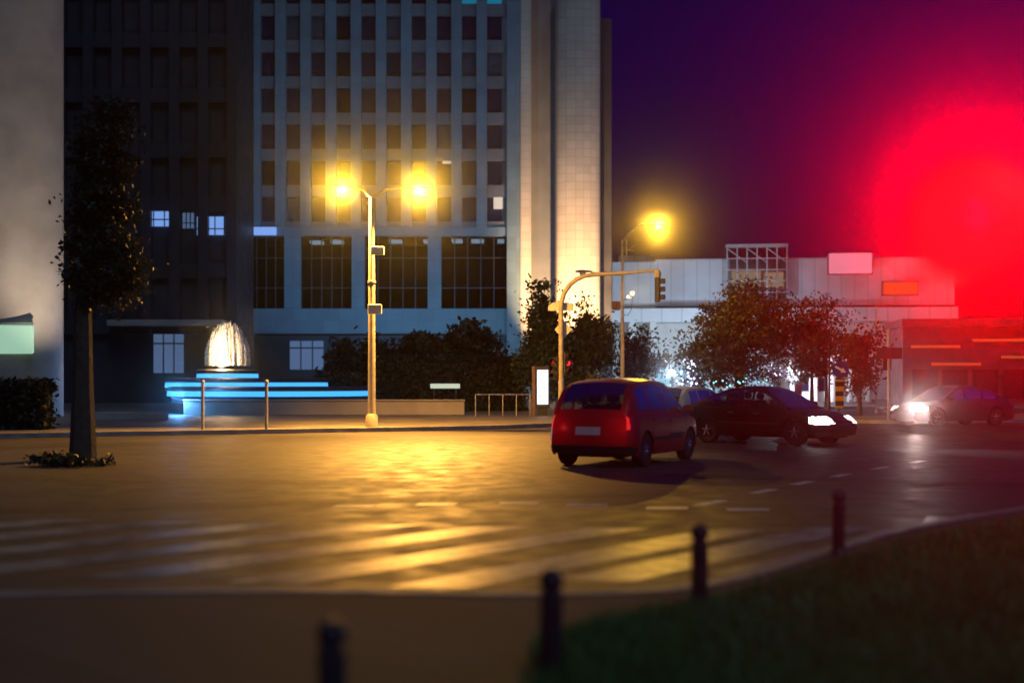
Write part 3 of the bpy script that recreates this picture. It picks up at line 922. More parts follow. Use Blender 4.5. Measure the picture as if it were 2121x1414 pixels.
DL = 42.0
dl = thing('street_lamp', 'double-headed street lamp with two glowing yellow lights', 'street lamp', (gx(770, DL), DL, 0.125))
zz = gz(392, DL) - 0.125
t = MB().tube([(0, 0, 0), (0, 0, zz * 0.55), (0, 0, zz - 0.25)], [0.13, 0.11, 0.08], 14)
t.lathe([(0.2, 0.0), (0.19, 0.35), (0.14, 0.42)], 16)
t.build('pole', M['yellow_pole'], dl)
for sx, xe in ((-1, gx(716, DL) - gx(770, DL)), (1, gx(864, DL) - gx(770, DL))):
    MB().tube([(0, 0, zz - 0.3), (xe * 0.3, 0, zz - 0.02), (xe * 0.75, 0, zz + 0.05)], [0.05, 0.045, 0.035], 8).build('arm', M['yellow_pole'], dl)
    luminaire(dl, (xe, 0, zz + 0.05), (sx, -0.4, 0), M['sodium'], (14000, 0, 21000)[sx + 1], (0.72, 0.5, -1) if sx < 0 else (-0.3, -0.72, -1), (132, 0, 103)[sx + 1], glow=11000)
MB().box(-0.1, 0.34, -0.2, -0.135, gz(651, DL) - .125, gz(631, DL) - .125, ch=0.01).build('sign_plate', M['sign_back'], dl)
MB().box(-0.02, 0.42, -0.19, -0.14, gz(529, DL) - .125, gz(512, DL) - .125, ch=0.01).build('bracket_plate', M['sign_back'], dl)
MB().lathe([(0.12, -0.04), (0.135, -0.03), (0.135, 0.03), (0.12, 0.04)], 16, (0, 0, gz(592, DL))).build('clamp', M['galv'], dl)

PY = 60.0
pl = thing('street_lamp', 'single street lamp with antenna, control box and two small spotlights', 'street lamp', (gx(1289, PY), PY, 0.125))
zt = gz(497, PY) - .125
MB().tube([(0, 0, 0), (0, 0, 3.2), (0, 0, zt)], [0.10, 0.085, 0.05], 12).build('pole', M['yellow_pole'], pl)
ex = gx(1358, PY) - gx(1289, PY)
ez = gz(466, PY) - .125
MB().tube([(0, 0, zt - 0.1), (ex * 0.2, 0, zt + 0.3), (ex * 0.55, 0, ez + 0.02), (ex * 0.85, 0, ez + 0.05)], [0.045, 0.04, 0.035, 0.03], 8).build('arm', M['galv'], pl)
luminaire(pl, (ex, 0, ez), (1, -0.3, 0), M['sodium'], 2200, (0.4, -0.2, -1), 125, glow=6500)
an_ = MB().tube([(0.2, 0, gz(537, PY) - .125), (0.2, 0, gz(497, PY) - .125)], 0.022, 6)
an_.tube([(0.0, 0, gz(520, PY) - .125), (0.2, 0, gz(517, PY) - .125), (0.5, -0.1, gz(520, PY) - .125)], 0.02, 6)
an_.tube([(0.12, 0.1, gz(523, PY) - .125), (0.55, -0.3, gz(509, PY) - .125)], 0.014, 6)
an_.build('antenna', M['galv'], pl)
# unlit lantern on the arm that points the other way
MB().tube([(0, 0, gz(570, PY) - .125), (-0.9, 0, gz(567, PY) - .125), (-1.45, 0, gz(564, PY) - .125)], [0.03, 0.028, 0.025], 8).build('side_arm', M['galv'], pl)
luminaire(pl, (-1.72, 0, gz(563, PY) - .125), (-1, 0, 0), M['clear_lens'], 0, None, lit=False, name='unlit_lamp_head')
# two small spotlights on a bracket, cable and box
zb = gz(622, PY) - .125
MB().tube([(0.02, -0.05, zb), (0.22, -0.05, zb + 0.05), (0.42, -0.05, zb + 0.24)], 0.025, 8).build('bracket', M['galv'], pl)
for (dx, dz, rr) in ((0.30, 0.17, 0.075), (0.46, 0.32, 0.095)):
    s_ = MB().lathe([(rr * 0.5, 0.16), (rr, 0.1), (rr, -0.1)], 14, (0, 0, 0), 'y')
    so = s_.build('spotlight', M['galv'], pl, (dx, -0.08, zb + dz), (0.2, 0, -0.4))
    MB().lathe([(rr * 0.92, -0.102), (rr * 0.6, -0.13), (0.001, -0.14)], 14, (0, 0, 0), 'y').build('lens', M['spot_lens'], so)
MB().tube([(0.08, -0.05, gz(652, PY) - .125), (0.25, -0.06, gz(653, PY) - .125), (0.42, -0.06, gz(640, PY) - .125), (0.46, -0.06, zb + 0.24)], 0.015, 6).build('cable', M['black'], pl)
MB().box(-0.46, -0.11, -0.16, 0.12, gz(642, PY) - .125, gz(624, PY) - .125, ch=0.015).build('control_box', M['brown_wood'], pl)
MB().box(-0.33, -0.24, -0.168, -0.161, gz(640, PY) - .125, gz(627, PY) - .125).build('box_door', M['red_lens'], pl)
lamp('spot_glow', 'SPOT', (0.55, -0.4, zb + 0.3), 500, (1.0, 0.75, 0.3), pl, (0.5, -1, -0.5), 90, 0.8)

# plaza lamps with white globes, the bright white points among the leaves
def plaza_lamp(label, x, Y, z, power, col=(0.72, 0.88, 1.0)):
    pr = thing('plaza_lamp', label, 'street lamp', (x, Y, 0.12), group='white globe lamps on the plaza')
    MB().tube([(0, 0, 0), (0, 0, z - 0.3)], [0.06, 0.045], 8).lathe([(0.12, 0), (0.1, 0.2), (0.06, 0.25)], 10).build('pole', M['iron'], pr)
    MB().ball((0, 0, z - 0.12), 0.17, 14).build('globe', M['plaza_globe'], pr)
    lamp('plaza_light', 'POINT', (0, -0.0, z + 0.12), power, col, pr)
    return pr
plaza_lamp('white globe lamp shining through leaves beside the cream car roof', gx(1392, 84), 84, gz(768, 84) - .12, 1500)
plaza_lamp('white globe lamp shining between the broad tree and the young tree', gx(1635, 84), 84, gz(765, 84) - .12, 1500)

# ---------------------------------------------------------------- traffic signals
def signal_head(parent, loc, rz, lit=None, n=3, r=0.1, name='signal_head'):
    """housing with n lenses, each under its own visor; faces its local -y"""
    hgt = n * (2 * r + 0.09) + 0.04
    body = MB().box(-r - 0.06, r + 0.06, 0, 0.2, -hgt / 2, hgt / 2, ch=0.025).build(name, M['black'], parent, loc, (0, 0, rz))
    for k in range(n):
        z = hgt / 2 - 0.02 - (k + 0.5) * (2 * r + 0.09)
        mt = M['red_small'] if lit == k else (M['red_lens'] if k == 0 else M['trim'])
        MB().lathe([(r, -0.006), (r * 0.8, -0.02), (0.001, -0.03)], 18, (0, 0, z), 'y').build('lens', mt, body)
        v = MB()
        vs, fs = [], []
        for i, (yy_, rr) in enumerate(((-0.004, r + 0.012), (-0.2, r + 0.02), (-0.2, r + 0.008), (-0.004, r + 0.002))):
            for q in range(13):
                a = math.radians(-30 + 240 * q / 12)
                vs.append((rr * math.cos(a), yy_, z + rr * math.sin(a)))
        for i in range(3):
            for q in range(12):
                fs.append((i * 13 + q, i * 13 + q + 1, (i + 1) * 13 + q + 1, (i + 1) * 13 + q))
        v.add(vs, fs)
        v.build('visor', M['black'], body)
    return body

MY = 51.0
mast = thing('signal_mast', 'curved traffic signal mast with a long arm and two sign backs', 'traffic light', (gx(1162, MY), MY, 0.125))
k_ = F / MY
def mp(px, py): return ((px - 1162) / k_, 0, gz(py, MY) - .125)
pts = [(0, 0, 0), (0, 0, 2.5), mp(1162, 648), mp(1163, 626), mp(1169, 606), mp(1180, 590), mp(1195, 578), mp(1212, 571), mp(1240, 568), mp(1290, 565.5), mp(1366, 560)]
MB().tube(pts, [0.115, 0.1, 0.095, 0.095, 0.093, 0.09, 0.088, 0.085, 0.075, 0.068, 0.055], 14).lathe([(0.16, 0), (0.15, 0.3), (0.115, 0.36)], 14).build('pole', M['yellow_pole'], mast)
ep = mp(1362, 562)
MB().lathe([(0.05, -0.38), (0.11, -0.3), (0.15, -0.05), (0.09, 0.05)], 12, (ep[0], 0, ep[2])).tube([(ep[0], 0, ep[2] - 0.3), (ep[0] - 0.02, 0, ep[2] - 1.2)], 0.045, 8).build('hanger', M['yellow_pole'], mast)
signal_head(mast, (ep[0] + 0.1, 0, ep[2] - 0.72), math.radians(78), None, 3, 0.11)
# sign backs: trapezoid and diamond
z1 = gz(626, MY) - .125
z0 = gz(643, MY) - .125
MB().prism([(-0.5, z0), (0.5, z0), (0.5, z0 + 0.17), (0.36, z1), (-0.33, z1), (-0.5, z0 + 0.17)], 0.12, 0.15).box(-0.26, -0.24, 0.105, 0.118, z0, z1).box(0.24, 0.26, 0.105, 0.118, z0, z1).build('lane_sign', M['sign_back'], mast)
zc = gz(682, MY) - .125
MB().prism([(-0.25, zc), (0.09, zc - 0.38), (0.43, zc), (0.09, zc + 0.38)], 0.12, 0.145).build('priority_sign', M['sign_back'], mast)
signal_head(mast, (0.27, -0.05, gz(752, MY) - .125), math.radians(30), 1, 3, 0.1)
signal_head(mast, (-0.27, -0.02, gz(763, MY) - .125), math.radians(-35), None, 3, 0.1)
MB().box(-0.2, 0.22, -0.04, 0.04, gz(750, MY) - .145, gz(750, MY) - .105).build('bracket', M['galv'], mast)

# the near signal whose red light floods the photograph
RX, RY, RZ = gx(2012, 3.7), 3.7, gz(458, 3.7)
rs = thing('warning_signal', 'red signal lamp glowing close to the camera on a thin pole', 'traffic light', (RX + 0.30, RY + 0.14, 0.125))
MB().tube([(0, 0, 0), (0, 0, RZ + 0.3)], 0.03, 12).lathe([(0.07, 0), (0.06, 0.1), (0.032, 0.13)], 12).build('pole', M['iron'], rs)
hd = MB()
hd.lathe([(0.08, 0.2), (0.16, 0.12), (0.175, 0.0), (0.175, -0.04), (0.165, -0.045)], 28, (0, 0, 0), 'y')
hd.tube([(0.1, 0.08, 0), (0.33, 0.1, 0)], 0.025, 8)
face_cam = math.atan2(RX, RY)
hb = hd.build('housing', M['black'], rs, (-0.30, -0.14, RZ - .125), (0, 0, -face_cam))
MB().lathe([(0.165, -0.046), (0.13, -0.07), (0.07, -0.085), (0.001, -0.09)], 28, (0, 0, 0), 'y').build('lens', M['red_signal'], hb)
lamp('red_light', 'SPOT', (RX - 0.02 * RX, RY - 0.12, RZ), 56000, (1.0, 0.0, 0.00002), None, (-RX + 0.95, -RY, H - RZ + 0.35), 64, 1.0)

# pole-mounted signal seen from behind, with slim neighbours
QY = 50.0
bs = thing('traffic_light', 'dark traffic light seen from behind under the red glow', 'traffic light', (gx(1841, QY), QY, 0.0))
MB().tube([(0, 0, 0), (0, 0, 3.6)], [0.06, 0.05], 10).build('pole', M['galv'], bs)
signal_head(bs, (0, 0.3, gz(742, QY)), math.radians(170), None, 3, 0.1)
MB().box(-0.48, 0.5, -0.06, -0.02, gz(742, QY) - 0.02, gz(720, QY), ch=0.01).build('back_board', M['black'], bs)
sp = thing('slim_pole', 'very thin tall pole left of the dark traffic light', 'pole', (gx(1815, 62), 62, 0.1))
MB().tube([(0, 0, 0), (0, 0, gz(628, 62))], [0.05, 0.03], 8).lathe([(0.09, 0), (0.08, 0.12), (0.05, 0.16)], 10).build('shaft', M['galv'], sp)
sp2 = thing('slim_pole', 'thin dark pole just left of the round blue sign', 'pole', (gx(1718, 58), 58, 0.0))
MB().tube([(0, 0, 0), (0, 0, gz(680, 58))], [0.05, 0.04], 8).lathe([(0.08, 0), (0.07, 0.12), (0.05, 0.16)], 10).build('shaft', M['iron'], sp2)

# round keep-right sign over a black and yellow board
GY = 57.0
sg = thing('road_sign', 'round blue sign with white arrow above a black and yellow board', 'road sign', (gx(1738, GY), GY, 0.12), 0.05)
MB().tube([(0, 0.06, 0), (0, 0.06, gz(752, GY))], 0.035, 8).build('post', M['iron'], sg)
zc = gz(765, GY) - .12
sx = gx(1741, GY) - gx(1738, GY)
MB().lathe([(0.36, 0.02), (0.365, 0.0), (0.36, -0.015), (0.001, -0.015)], 32, (sx, 0, zc), 'y').build('sign_face', M['sign_blue'], sg)
ar = MB()
ang = math.radians(-28)
ca, sa = math.cos(ang), math.sin(ang)
poly = [(-0.27, -0.045), (0.05, -0.045), (0.05, -0.12), (0.28, 0), (0.05, 0.12), (0.05, 0.045), (-0.27, 0.045)]
ar.prism([(sx + x * ca - z * sa, zc + x * sa + z * ca) for x, z in poly], -0.022, -0.0165)
ar.build('arrow', M['sign_white'], sg)
MB().box(-0.17, 0.2, -0.012, 0.015, gz(845, GY) - .12, gz(786, GY) - .12, ch=0.004).build('striped_board', M['hazard'], sg)

# ---------------------------------------------------------------- plaza furniture
fx, FY = gx(500, 64), 64.0
fo = thing('fountain', 'three-tiered fountain with glowing blue rims and a warm lit jet', 'fountain', (fx, FY, 0.1))
for (a, b, py, tt) in ((350, 772, 804, 'lower_tier'), (345, 680, 787, 'middle_tier'), (408, 535, 769, 'upper_tier')):
    R = (gx(b, FY) - gx(a, FY)) / 2
    cxx = (gx(a, FY) + gx(b, FY)) / 2 - fx
    z = gz(py, FY) - .1
    MB().lathe([(R * 0.94, max(0, z - 0.62)), (R * 0.97, z - 0.12), (R, z - 0.1), (R, z + 0.02), (R - 0.12, z + 0.1)], 64, (cxx, 0, 0)).build(tt, M['dark_wall'], fo)
    MB().lathe([(R * 0.965, z - 0.36), (R * 0.99 , z - 0.355), (R * 0.985, z - 0.125), (R * 0.965, z - 0.12)], 64, (cxx, 0, 0)).build('light_strip', M['blue_led'], fo)
wm, wt_, wb_, wout = new_mat('fountain_water')
wb_.inputs['Base Color'].default_value = (0.75, 0.74, 0.72, 1)
wb_.inputs['Roughness'].default_value = 0.5
wtr = wt_.nodes.new('ShaderNodeBsdfTransparent')
wmx = wt_.nodes.new('ShaderNodeMixShader')
wt_.links.new(ramp(wt_, noise(wt_, coords(wt_), 9.0, 5), [(0.35, (0.25,) * 3), (0.65, (0.95,) * 3)]), wmx.inputs[0])
wt_.links.new(wtr.outputs[0], wmx.inputs[1])
wt_.links.new(wb_.outputs[0], wmx.inputs[2])
wt_.links.new(wmx.outputs[0], wout.inputs[0])
zj = gz(757, FY) - .1
cj = gx(472, FY) - fx
jets = MB()
for k in range(170):
    a = rnd.uniform(0, 6.28)
    rr = 0.95 * math.sqrt(rnd.random())
    hh_ = 2.1 * math.sqrt(max(0.05, 1 - (rr / 1.05) ** 2)) * rnd.uniform(0.85, 1.05)
    c, d = math.cos(a), math.sin(a)
    jets.tube([(cj + c * rr * 0.6, d * rr * 0.6, zj), (cj + c * rr * 0.75, d * rr * 0.75, zj + hh_ * 0.5), (cj + c * rr * 0.9, d * rr * 0.9, zj + hh_ * 0.9), (cj + c * (rr + 0.04), d * (rr + 0.04), zj + hh_), (cj + c * (rr + 0.12), d * (rr + 0.12), zj + hh_ * 0.8), (cj + c * (rr + 0.16), d * (rr + 0.16), zj)],
              [0.025, 0.035, 0.045, 0.05, 0.05, 0.04], 5)
jets.build('water_jet', wm, fo)
lamp('jet_light', 'POINT', (cj, -1.3, zj + 0.05), 520, (1.0, 0.62, 0.28), fo, radius=0.1)
lamp('jet_light', 'POINT', (cj, 0.0, zj + 0.6), 260, (1.0, 0.62, 0.28), fo, radius=0.1)
lamp('jet_light', 'POINT', (cj, -1.7, zj + 1.3), 260, (1.0, 0.62, 0.3), fo, radius=0.1)
lamp('rim_light', 'POINT', (-1.5, -6.2, 0.9), 420, (0.1, 0.4, 1.0), fo, radius=0.2)

lwl = MB().box(gx(380, 58), gx(962, 58), 58, 58.35, 0.1, 0.72, ch=0.03).box(gx(380, 58) - .02, gx(962, 58) + .02, 57.95, 58.4, 0.722, 0.8, ch=0.02)
tag(lwl.build('low_wall', M['concrete']), 'long low pale wall running below the fountain and the hedge', 'wall')
lwl = MB().box(gx(190, 50), gx(345, 50), 50, 50.3, 0.1, 0.42, ch=0.03)
tag(lwl.build('low_wall', M['concrete']), 'short low pale kerb wall left of the fountain', 'wall')

def rail_thing(label, xa, xb, Y, z, n):
    o = thing('handrail', label, 'railing', ((xa + xb) / 2, Y, 0.12))
    h = (xb - xa) / 2
    MB().tube([(-h, 0, z), (h, 0, z)], 0.035, 8).build('rail', M['chrome'], o)
    for k in range(n):
        x = -h + 2 * h * k / (n - 1)
        MB().tube([(x, 0, 0), (x, 0, z)], 0.025, 6).build('post', M['galv'], o)
    return o
rail_thing('low metal handrail left of the lit poster panel', gx(985, 56), gx(1098, 56), 56, 0.92, 5)

bx = thing('lit_sign', 'small flat white lit sign low in front of the dark hedge', 'sign', (gx(922, 60), 60, 0.12))
MB().box(-0.68, 0.68, -0.05, 0.05, 1.16, 1.38, ch=0.02).build('panel', emit('white_green_sign', (0.72, 0.95, 0.8), 0.55), bx)
for s in (-0.5, 0.5):
    MB().tube([(s, 0.0, 0), (s, 0.0, 1.16)], 0.03, 6).build('leg', M['iron'], bx)

TYY = 56.0
tt = thing('poster_panel', 'upright backlit white poster panel with a brown side post', 'advertising panel', (gx(1124, TYY), TYY, 0.12))
kk = F / TYY
MB().box(-0.3, 0.3, 0.0, 0.22, 0.35, gz(758, TYY) - .12, ch=0.02).box(-0.22, 0.22, 0.05, 0.17, 0, 0.349).build('case', M['iron'], tt)
MB().box(-0.235, 0.235, -0.012, -0.003, 0.5, gz(766, TYY) - .12).build('poster', M['poster'], tt)
pd = MB()
for (x, z, w, h_) in ((-0.1, 1.55, 0.05, 0.06), (0.05, 1.2, 0.08, 0.03), (-0.02, 1.0, 0.14, 0.02), (0.1, 1.65, 0.03, 0.1), (-0.12, 0.85, 0.06, 0.05)):
    pd.box(x - w, x + w, -0.018, -0.0125, z - h_, z + h_)
pd.build('print', emit('poster_print', (0.75, 0.72, 0.85), 0.9), tt)
MB().box(-0.46, -0.31, 0.0, 0.2, 0, gz(758, TYY) - .12, ch=0.015).build('side_post', M['brown_wood'], tt)

for i, px in enumerate((420, 552)):
    gp = thing('post', ['slim orange-lit post in front of the fountain, farther from the lamp post', 'slim orange-lit post in front of the fountain, nearer the lamp post'][i], 'post', (gx(px, 40), 40, 0.0), group='slim posts by the fountain')
    MB().tube([(0, 0, 0), (0, 0, 1.55)], 0.05, 10).ball((0, 0, 1.57), 0.07, 10).build('shaft', M['galv'], gp)

# string lights: bulbs on wires in the plaza trees
def string_light(label, x0, x1, y, za, zb, nb, mat, jit):
    o = thing('string_light', label, 'string lights', ((x0 + x1) / 2, y, 0), group='fairy lights in the plaza trees')
    pts_ = []
    for k in range(nb):
        t_ = k / (nb - 1)
        pts_.append((x0 + (x1 - x0) * t_ - (x0 + x1) / 2 + rnd.uniform(-jit, jit), rnd.uniform(-.3, .3), za + (zb - za) * abs(math.sin(t_ * 9.0)) + rnd.uniform(-jit, jit)))
    MB().tube(pts_, 0.008, 4).build('wire', M['black'], o)
    for p in pts_: MB().ball((0, 0, 0), rnd.uniform(0.02, 0.05), 8).build('bulb', mat, o, (p[0], p[1], p[2] - 0.04))
def sl(label, px0, px1, py0, py1, Y, nb, mat): string_light(label, gx(px0, Y), gx(px1, Y), Y, gz(py1, Y), gz(py0, Y), nb, mat, 0.22)
sl('violet-white fairy lights high above the cream car', 1412, 1445, 748, 800, 57, 22, M['white_led'])
sl('violet-white fairy lights in the slim bare tree', 1588, 1650, 748, 782, 70, 26, M['white_led'])
sl('cyan-white fairy lights low over the black car roof', 1470, 1600, 782, 812, 57, 22, M['cyan_led'])
sl('white fairy lights at the foot of the broad tree', 1400, 1440, 785, 806, 58, 16, M['white_led'])

fl = thing('red_banner', 'small red banner on a post beyond the black car bonnet', 'banner', (gx(1646, 70), 70, 0.1))
MB().tube([(0, 0, 0), (0, 0, gz(790, 70))], 0.025, 6).build('post', M['iron'], fl)
fb = MB()
for k in range(7):
    fb.add([(0.02 + k * 0.055, 0.03 * math.sin(k), gz(822, 70)), (0.02 + (k + 1) * 0.055, 0.03 * math.sin(k + 1), gz(822, 70)), (0.02 + (k + 1) * 0.055, 0.03 * math.sin(k + 1), gz(792, 70)), (0.02 + k * 0.055, 0.03 * math.sin(k), gz(792, 70))], [(0, 1, 2, 3)])
fb.build('cloth', pbr('red_cloth', (0.5, 0.03, 0.05), 0.8), fl)

# ---------------------------------------------------------------- bollards
bol = thing('bollard', 'dark ball-topped bollard standing alone in the verge beside the zebra crossing', 'bollard', (1.19, 8.3, 0.125), group='bollards along the kerb')
b_ = MB().lathe([(0.075, 0), (0.07, 0.03), (0.055, 0.05), (0.055, 0.38), (0.06, 0.385), (0.06, 0.41), (0.05, 0.42), (0.036, 0.435)], 24)
b_.build('shaft', M['iron'], bol)
MB().ball((0, 0, 0.475), 0.06, 24).lathe([(0.036, 0.42), (0.03, 0.43)], 16).build('ball_top', M['iron'], bol)
for (x, y, lab) in ((0.19, 6.3, 'tall-looking dark bollard whose foot is cut off at the bottom of the photo'), (2.72, 10.9, 'faint dark bollard farthest along the kerb below the black car'), (-0.68, 4.95, 'low blurred bollard on the dark paving at the bottom, farthest from the grass')):
    c = copy_tree(bol)
    c.location = (x, y, 0.125)
    c['label'] = lab
fb2 = thing('bollard', 'short dark bollard on the island behind the black car bonnet', 'bollard', (gx(1716, 56), 56, 0.12), group='island bollard')
MB().lathe([(0.1, 0), (0.085, 0.05), (0.085, 0.75), (0.04, 0.85)], 14).build('shaft', M['iron'], fb2)

# ---------------------------------------------------------------- cars
def smooth_f(pts, w=0.07):
    xs_, zs_ = zip(*pts)
    dd = np.linspace(-w, w, 9)
    return lambda x: float(np.mean(np.interp(x + dd, xs_, zs_)))

def grid_faces(rows, cols):
    return [(i * cols + j, (i + 1) * cols + j, (i + 1) * cols + j + 1, i * cols + j + 1) for i in range(rows - 1) for j in range(cols - 1)]

def car(name, label, loc, rz, sp, paint, lit=False, tail=None):
    root = thing(name, label, 'car', loc, rz)
    L, Wd, r_w = sp['L'], sp['W'], sp['r']
    axf, axr = sp['axf'], sp['axr']
    shf = smooth_f(sp['shoulder'], 0.08)
    def hw(x):
        w = Wd / 2
        if x > 0:
            t_ = max(0, (x - (L / 2 - 0.6)) / 0.6)
            return w * (1 - 0.26 * t_ ** 2.4)
        t_ = max(0, (-x - (L / 2 - 0.4)) / 0.4)
        return w * (1 - 0.15 * t_ ** 2.4)
    def lf(z): return float(np.interp(z, [0.15, 0.32, 0.5, 0.7, 0.88, 1.05], [0.94, 0.985, 1.0, 0.995, 0.975, 0.945]))
    def lo(x):
        z = 0.21 + 0.05 * max(0, (abs(x) - (L / 2 - 0.3)) / 0.3)
        for a in (axf, axr):
            q = (r_w + 0.05) ** 2 - (x - a) ** 2
            if q > 0: z = max(z, r_w + math.sqrt(q))
        return z
    def xo(x, z):
        e = max(0.0, min(1.0, (abs(x) - (L / 2 - 0.55)) / 0.55))
        e = e * e * (3 - 2 * e)
        o = float(np.interp(z, [0.15, 0.42, 0.65, 1.0], [0.08, 0.0, 0.03, sp.get('rake', 0.12)]))
        return x - math.copysign(e * o, x)
    xs_ = sorted(set(np.round(np.concatenate([np.linspace(-L / 2, L / 2, 120), np.linspace(axf - r_w - 0.05, axf + r_w + 0.05, 41), np.linspace(axr - r_w - 0.05, axr + r_w + 0.05, 41), L / 2 - np.linspace(0, 0.3, 18), -L / 2 + np.linspace(0, 0.3, 18)]), 4)))
    NR, NC = 15, 13
    vs = []
    for x in xs_:
        l_, s_ = lo(x), shf(x)
        side = []
        for j in range(NR):
            z = l_ + (s_ - l_) * j / (NR - 1)
            rd = 0.02 * (j == NR - 1)
            side.append((xo(x, z), hw(x) * lf(z) - rd, z))
        ws = side[-1][1]
        sec = list(side)
        for j in range(1, NC):
            u = 1 - 2 * j / NC
            sec.append((xo(x, s_), ws * u, s_ + sp.get('crown', 0.045) * (1 - u * u) ** 0.7))
        sec += [(p[0], -p[1], p[2]) for p in reversed(side)]
        vs += sec
    cols = 2 * NR + NC - 1
    fs = grid_faces(len(xs_), cols)
    # end caps as grids so lamps and plates can be cut from them
    def cap(i, flip):
        b0 = i * cols
        base = len(vs)
        NU = 13
        rows_ = []
        for j in range(NR):
            pl_, pr_ = vs[b0 + j], vs[b0 + cols - 1 - j]
            for u in range(NU):
                t_ = u / (NU - 1)
                bow = 0.05 * (1 - (2 * t_ - 1) ** 2)
                vs.append((pl_[0] + math.copysign(bow, pl_[0]), pl_[1] + (pr_[1] - pl_[1]) * t_, pl_[2]))
        ff = [(base + j * NU + u, base + (j + 1) * NU + u, base + (j + 1) * NU + u + 1, base + j * NU + u + 1) for j in range(NR - 1) for u in range(NU - 1)]
        fs.extend([f if flip else tuple(reversed(f)) for f in ff])
        top_ = [b0 + NR - 1 + j for j in range(0, NC + 1)]
        bow_ = [base + (NR - 1) * NU + u for u in range(NU)]
        fs.append(tuple(top_ + list(reversed(bow_[1:-1]))))
    cap(0, True)
    cap(len(xs_) - 1, False)
    b = MB().add(vs, fs)
    b.build('body', paint, root, sharp=50)
    VV = np.array(vs)
    def patch(pname, mat, cond, off=0.006, parent=root):
        sel = []
        for f in fs:
            if len(f) != 4: continue
            q = VV[list(f)]
            c = q.mean(0)
            nrm = np.cross(q[2] - q[0], q[3] - q[1])
            ln = np.linalg.norm(nrm)
            if ln < 1e-9: continue
            nrm /= ln
            # outward
            if np.dot(nrm, c - np.array([c[0] * 0.6, 0, 0.45])) < 0: nrm = -nrm
            if cond(c[0], c[1], c[2]): sel.append((f, nrm))
        idx, out, acc = {}, [], {}
        for f, nrm in sel:
            for v_ in f: acc[v_] = acc.get(v_, 0) + nrm
        for f, nrm in sel:
            for v_ in f:
                if v_ not in idx:
                    idx[v_] = len(out)
                    a_ = acc[v_] / (np.linalg.norm(acc[v_]) + 1e-9)
                    out.append(tuple(VV[v_] + a_ * off))
        if not sel: return None
        return MB().add(out, [tuple(idx[v_] for v_ in f) for f, _ in sel]).build(pname, mat, parent, sharp=60)
    # cabin
    prof = sp['cabin']
    px_, pz_ = [p[0] for p in prof], [p[1] for p in prof]
    zf = smooth_f(prof, 0.05)
    x0_, x1_ = px_[0], px_[-1]
    cuts = [c for w_ in sp['windows'] for c in w_] + [sp['ws_top'], sp['rw_top']]
    cs = sorted(set(np.round(np.concatenate([np.linspace(x0_, x1_, 70), np.array(cuts), np.linspace(x0_, x0_ + 0.3, 12)]), 4)))
    RS, RC = 9, 13
    cv, meta = [], []
    for x in cs:
        base = shf(x) - 0.015
        zr = max(zf(x), base + 0.004)
        if x in (cs[0], cs[-1]): zr = base + 0.004
        wb2 = (hw(x) * lf(shf(x)) - 0.03)
        wt2 = wb2 - sp.get('tumble', 0.28) * (zr - base) - 0.02 * min(1, (zr - base) / 0.1)
        side = []
        for j in range(RS):
            t_ = j / (RS - 1)
            bul = 0.025 * math.sin(math.pi * t_) * min(1, (zr - base) / 0.3)
            side.append((x, wb2 + (wt2 - wb2) * t_ + bul, base + (zr - base) * t_))
        sec = list(side)
        for j in range(1, RC):
            u = 1 - 2 * j / RC
            sec.append((x, wt2 * u, zr + 0.05 * min(1, (zr - base) / 0.3) * (1 - u * u) ** 0.8))
        sec += [(p[0], -p[1], p[2]) for p in reversed(side)]
        cv += sec
    cc_ = 2 * RS + RC - 1
    groups = {}
    for i in range(len(cs) - 1):
        xm = (cs[i] + cs[i + 1]) / 2
        for j in range(cc_ - 1):
            f = (i * cc_ + j, (i + 1) * cc_ + j, (i + 1) * cc_ + j + 1, i * cc_ + j + 1)
            key = 'roof'
            js = j if j < RS - 1 else (cc_ - 2 - j if j > cc_ - 1 - RS else None)
            if js is not None:
                for wi, (wa, wb3) in enumerate(sp['windows']):
                    if wa < xm < wb3 and 1 <= js <= RS - 3 and zf(xm) - shf(xm) > 0.13:
                        key = ('side_window', wi, j < RS)
            else:
                jt = j - (RS - 1)
                if 1 <= jt <= RC - 2:
                    if xm > sp['ws_top'] and xm < x1_ - 0.06: key = 'windscreen'
                    if xm < sp['rw_top'] and zf(xm) > shf(xm) + 0.08: key = 'rear_window'
            groups.setdefault(key, []).append(f)
    for key, ff in groups.items():
        used = sorted({v_ for f in ff for v_ in f})
        mp_ = {v_: q for q, v_ in enumerate(used)}
        mb = MB().add([cv[v_] for v_ in used], [tuple(mp_[v_] for v_ in f) for f in ff])
        nm = key if isinstance(key, str) else 'side_window'
        mb.build(nm, paint if key == 'roof' else M['car_glass'], root, sharp=45)
    # underbody with arch liners
    ub = MB().box(-L / 2 + 0.22, L / 2 - 0.25, -Wd / 2 + 0.26, Wd / 2 - 0.26, 0.19, 0.62)
    for a in (axf, axr):
        for s in (-1, 1):
            for k in range(16):
                t0, t1 = math.pi * k / 16, math.pi * (k + 1) / 16
                R_ = r_w + 0.05
                q = [(a + R_ * math.cos(t), r_w + R_ * math.sin(t)) for t in (t0, t1)]
                yo, yi = s * (hw(a) - 0.02), s * (Wd / 2 - 0.3)
                ub.add([(q[0][0], yo, q[0][1]), (q[1][0], yo, q[1][1]), (q[1][0], yi, q[1][1]), (q[0][0], yi, q[0][1])], [(0, 1, 2, 3)])
    ub.build('underbody', M['trim'], root)
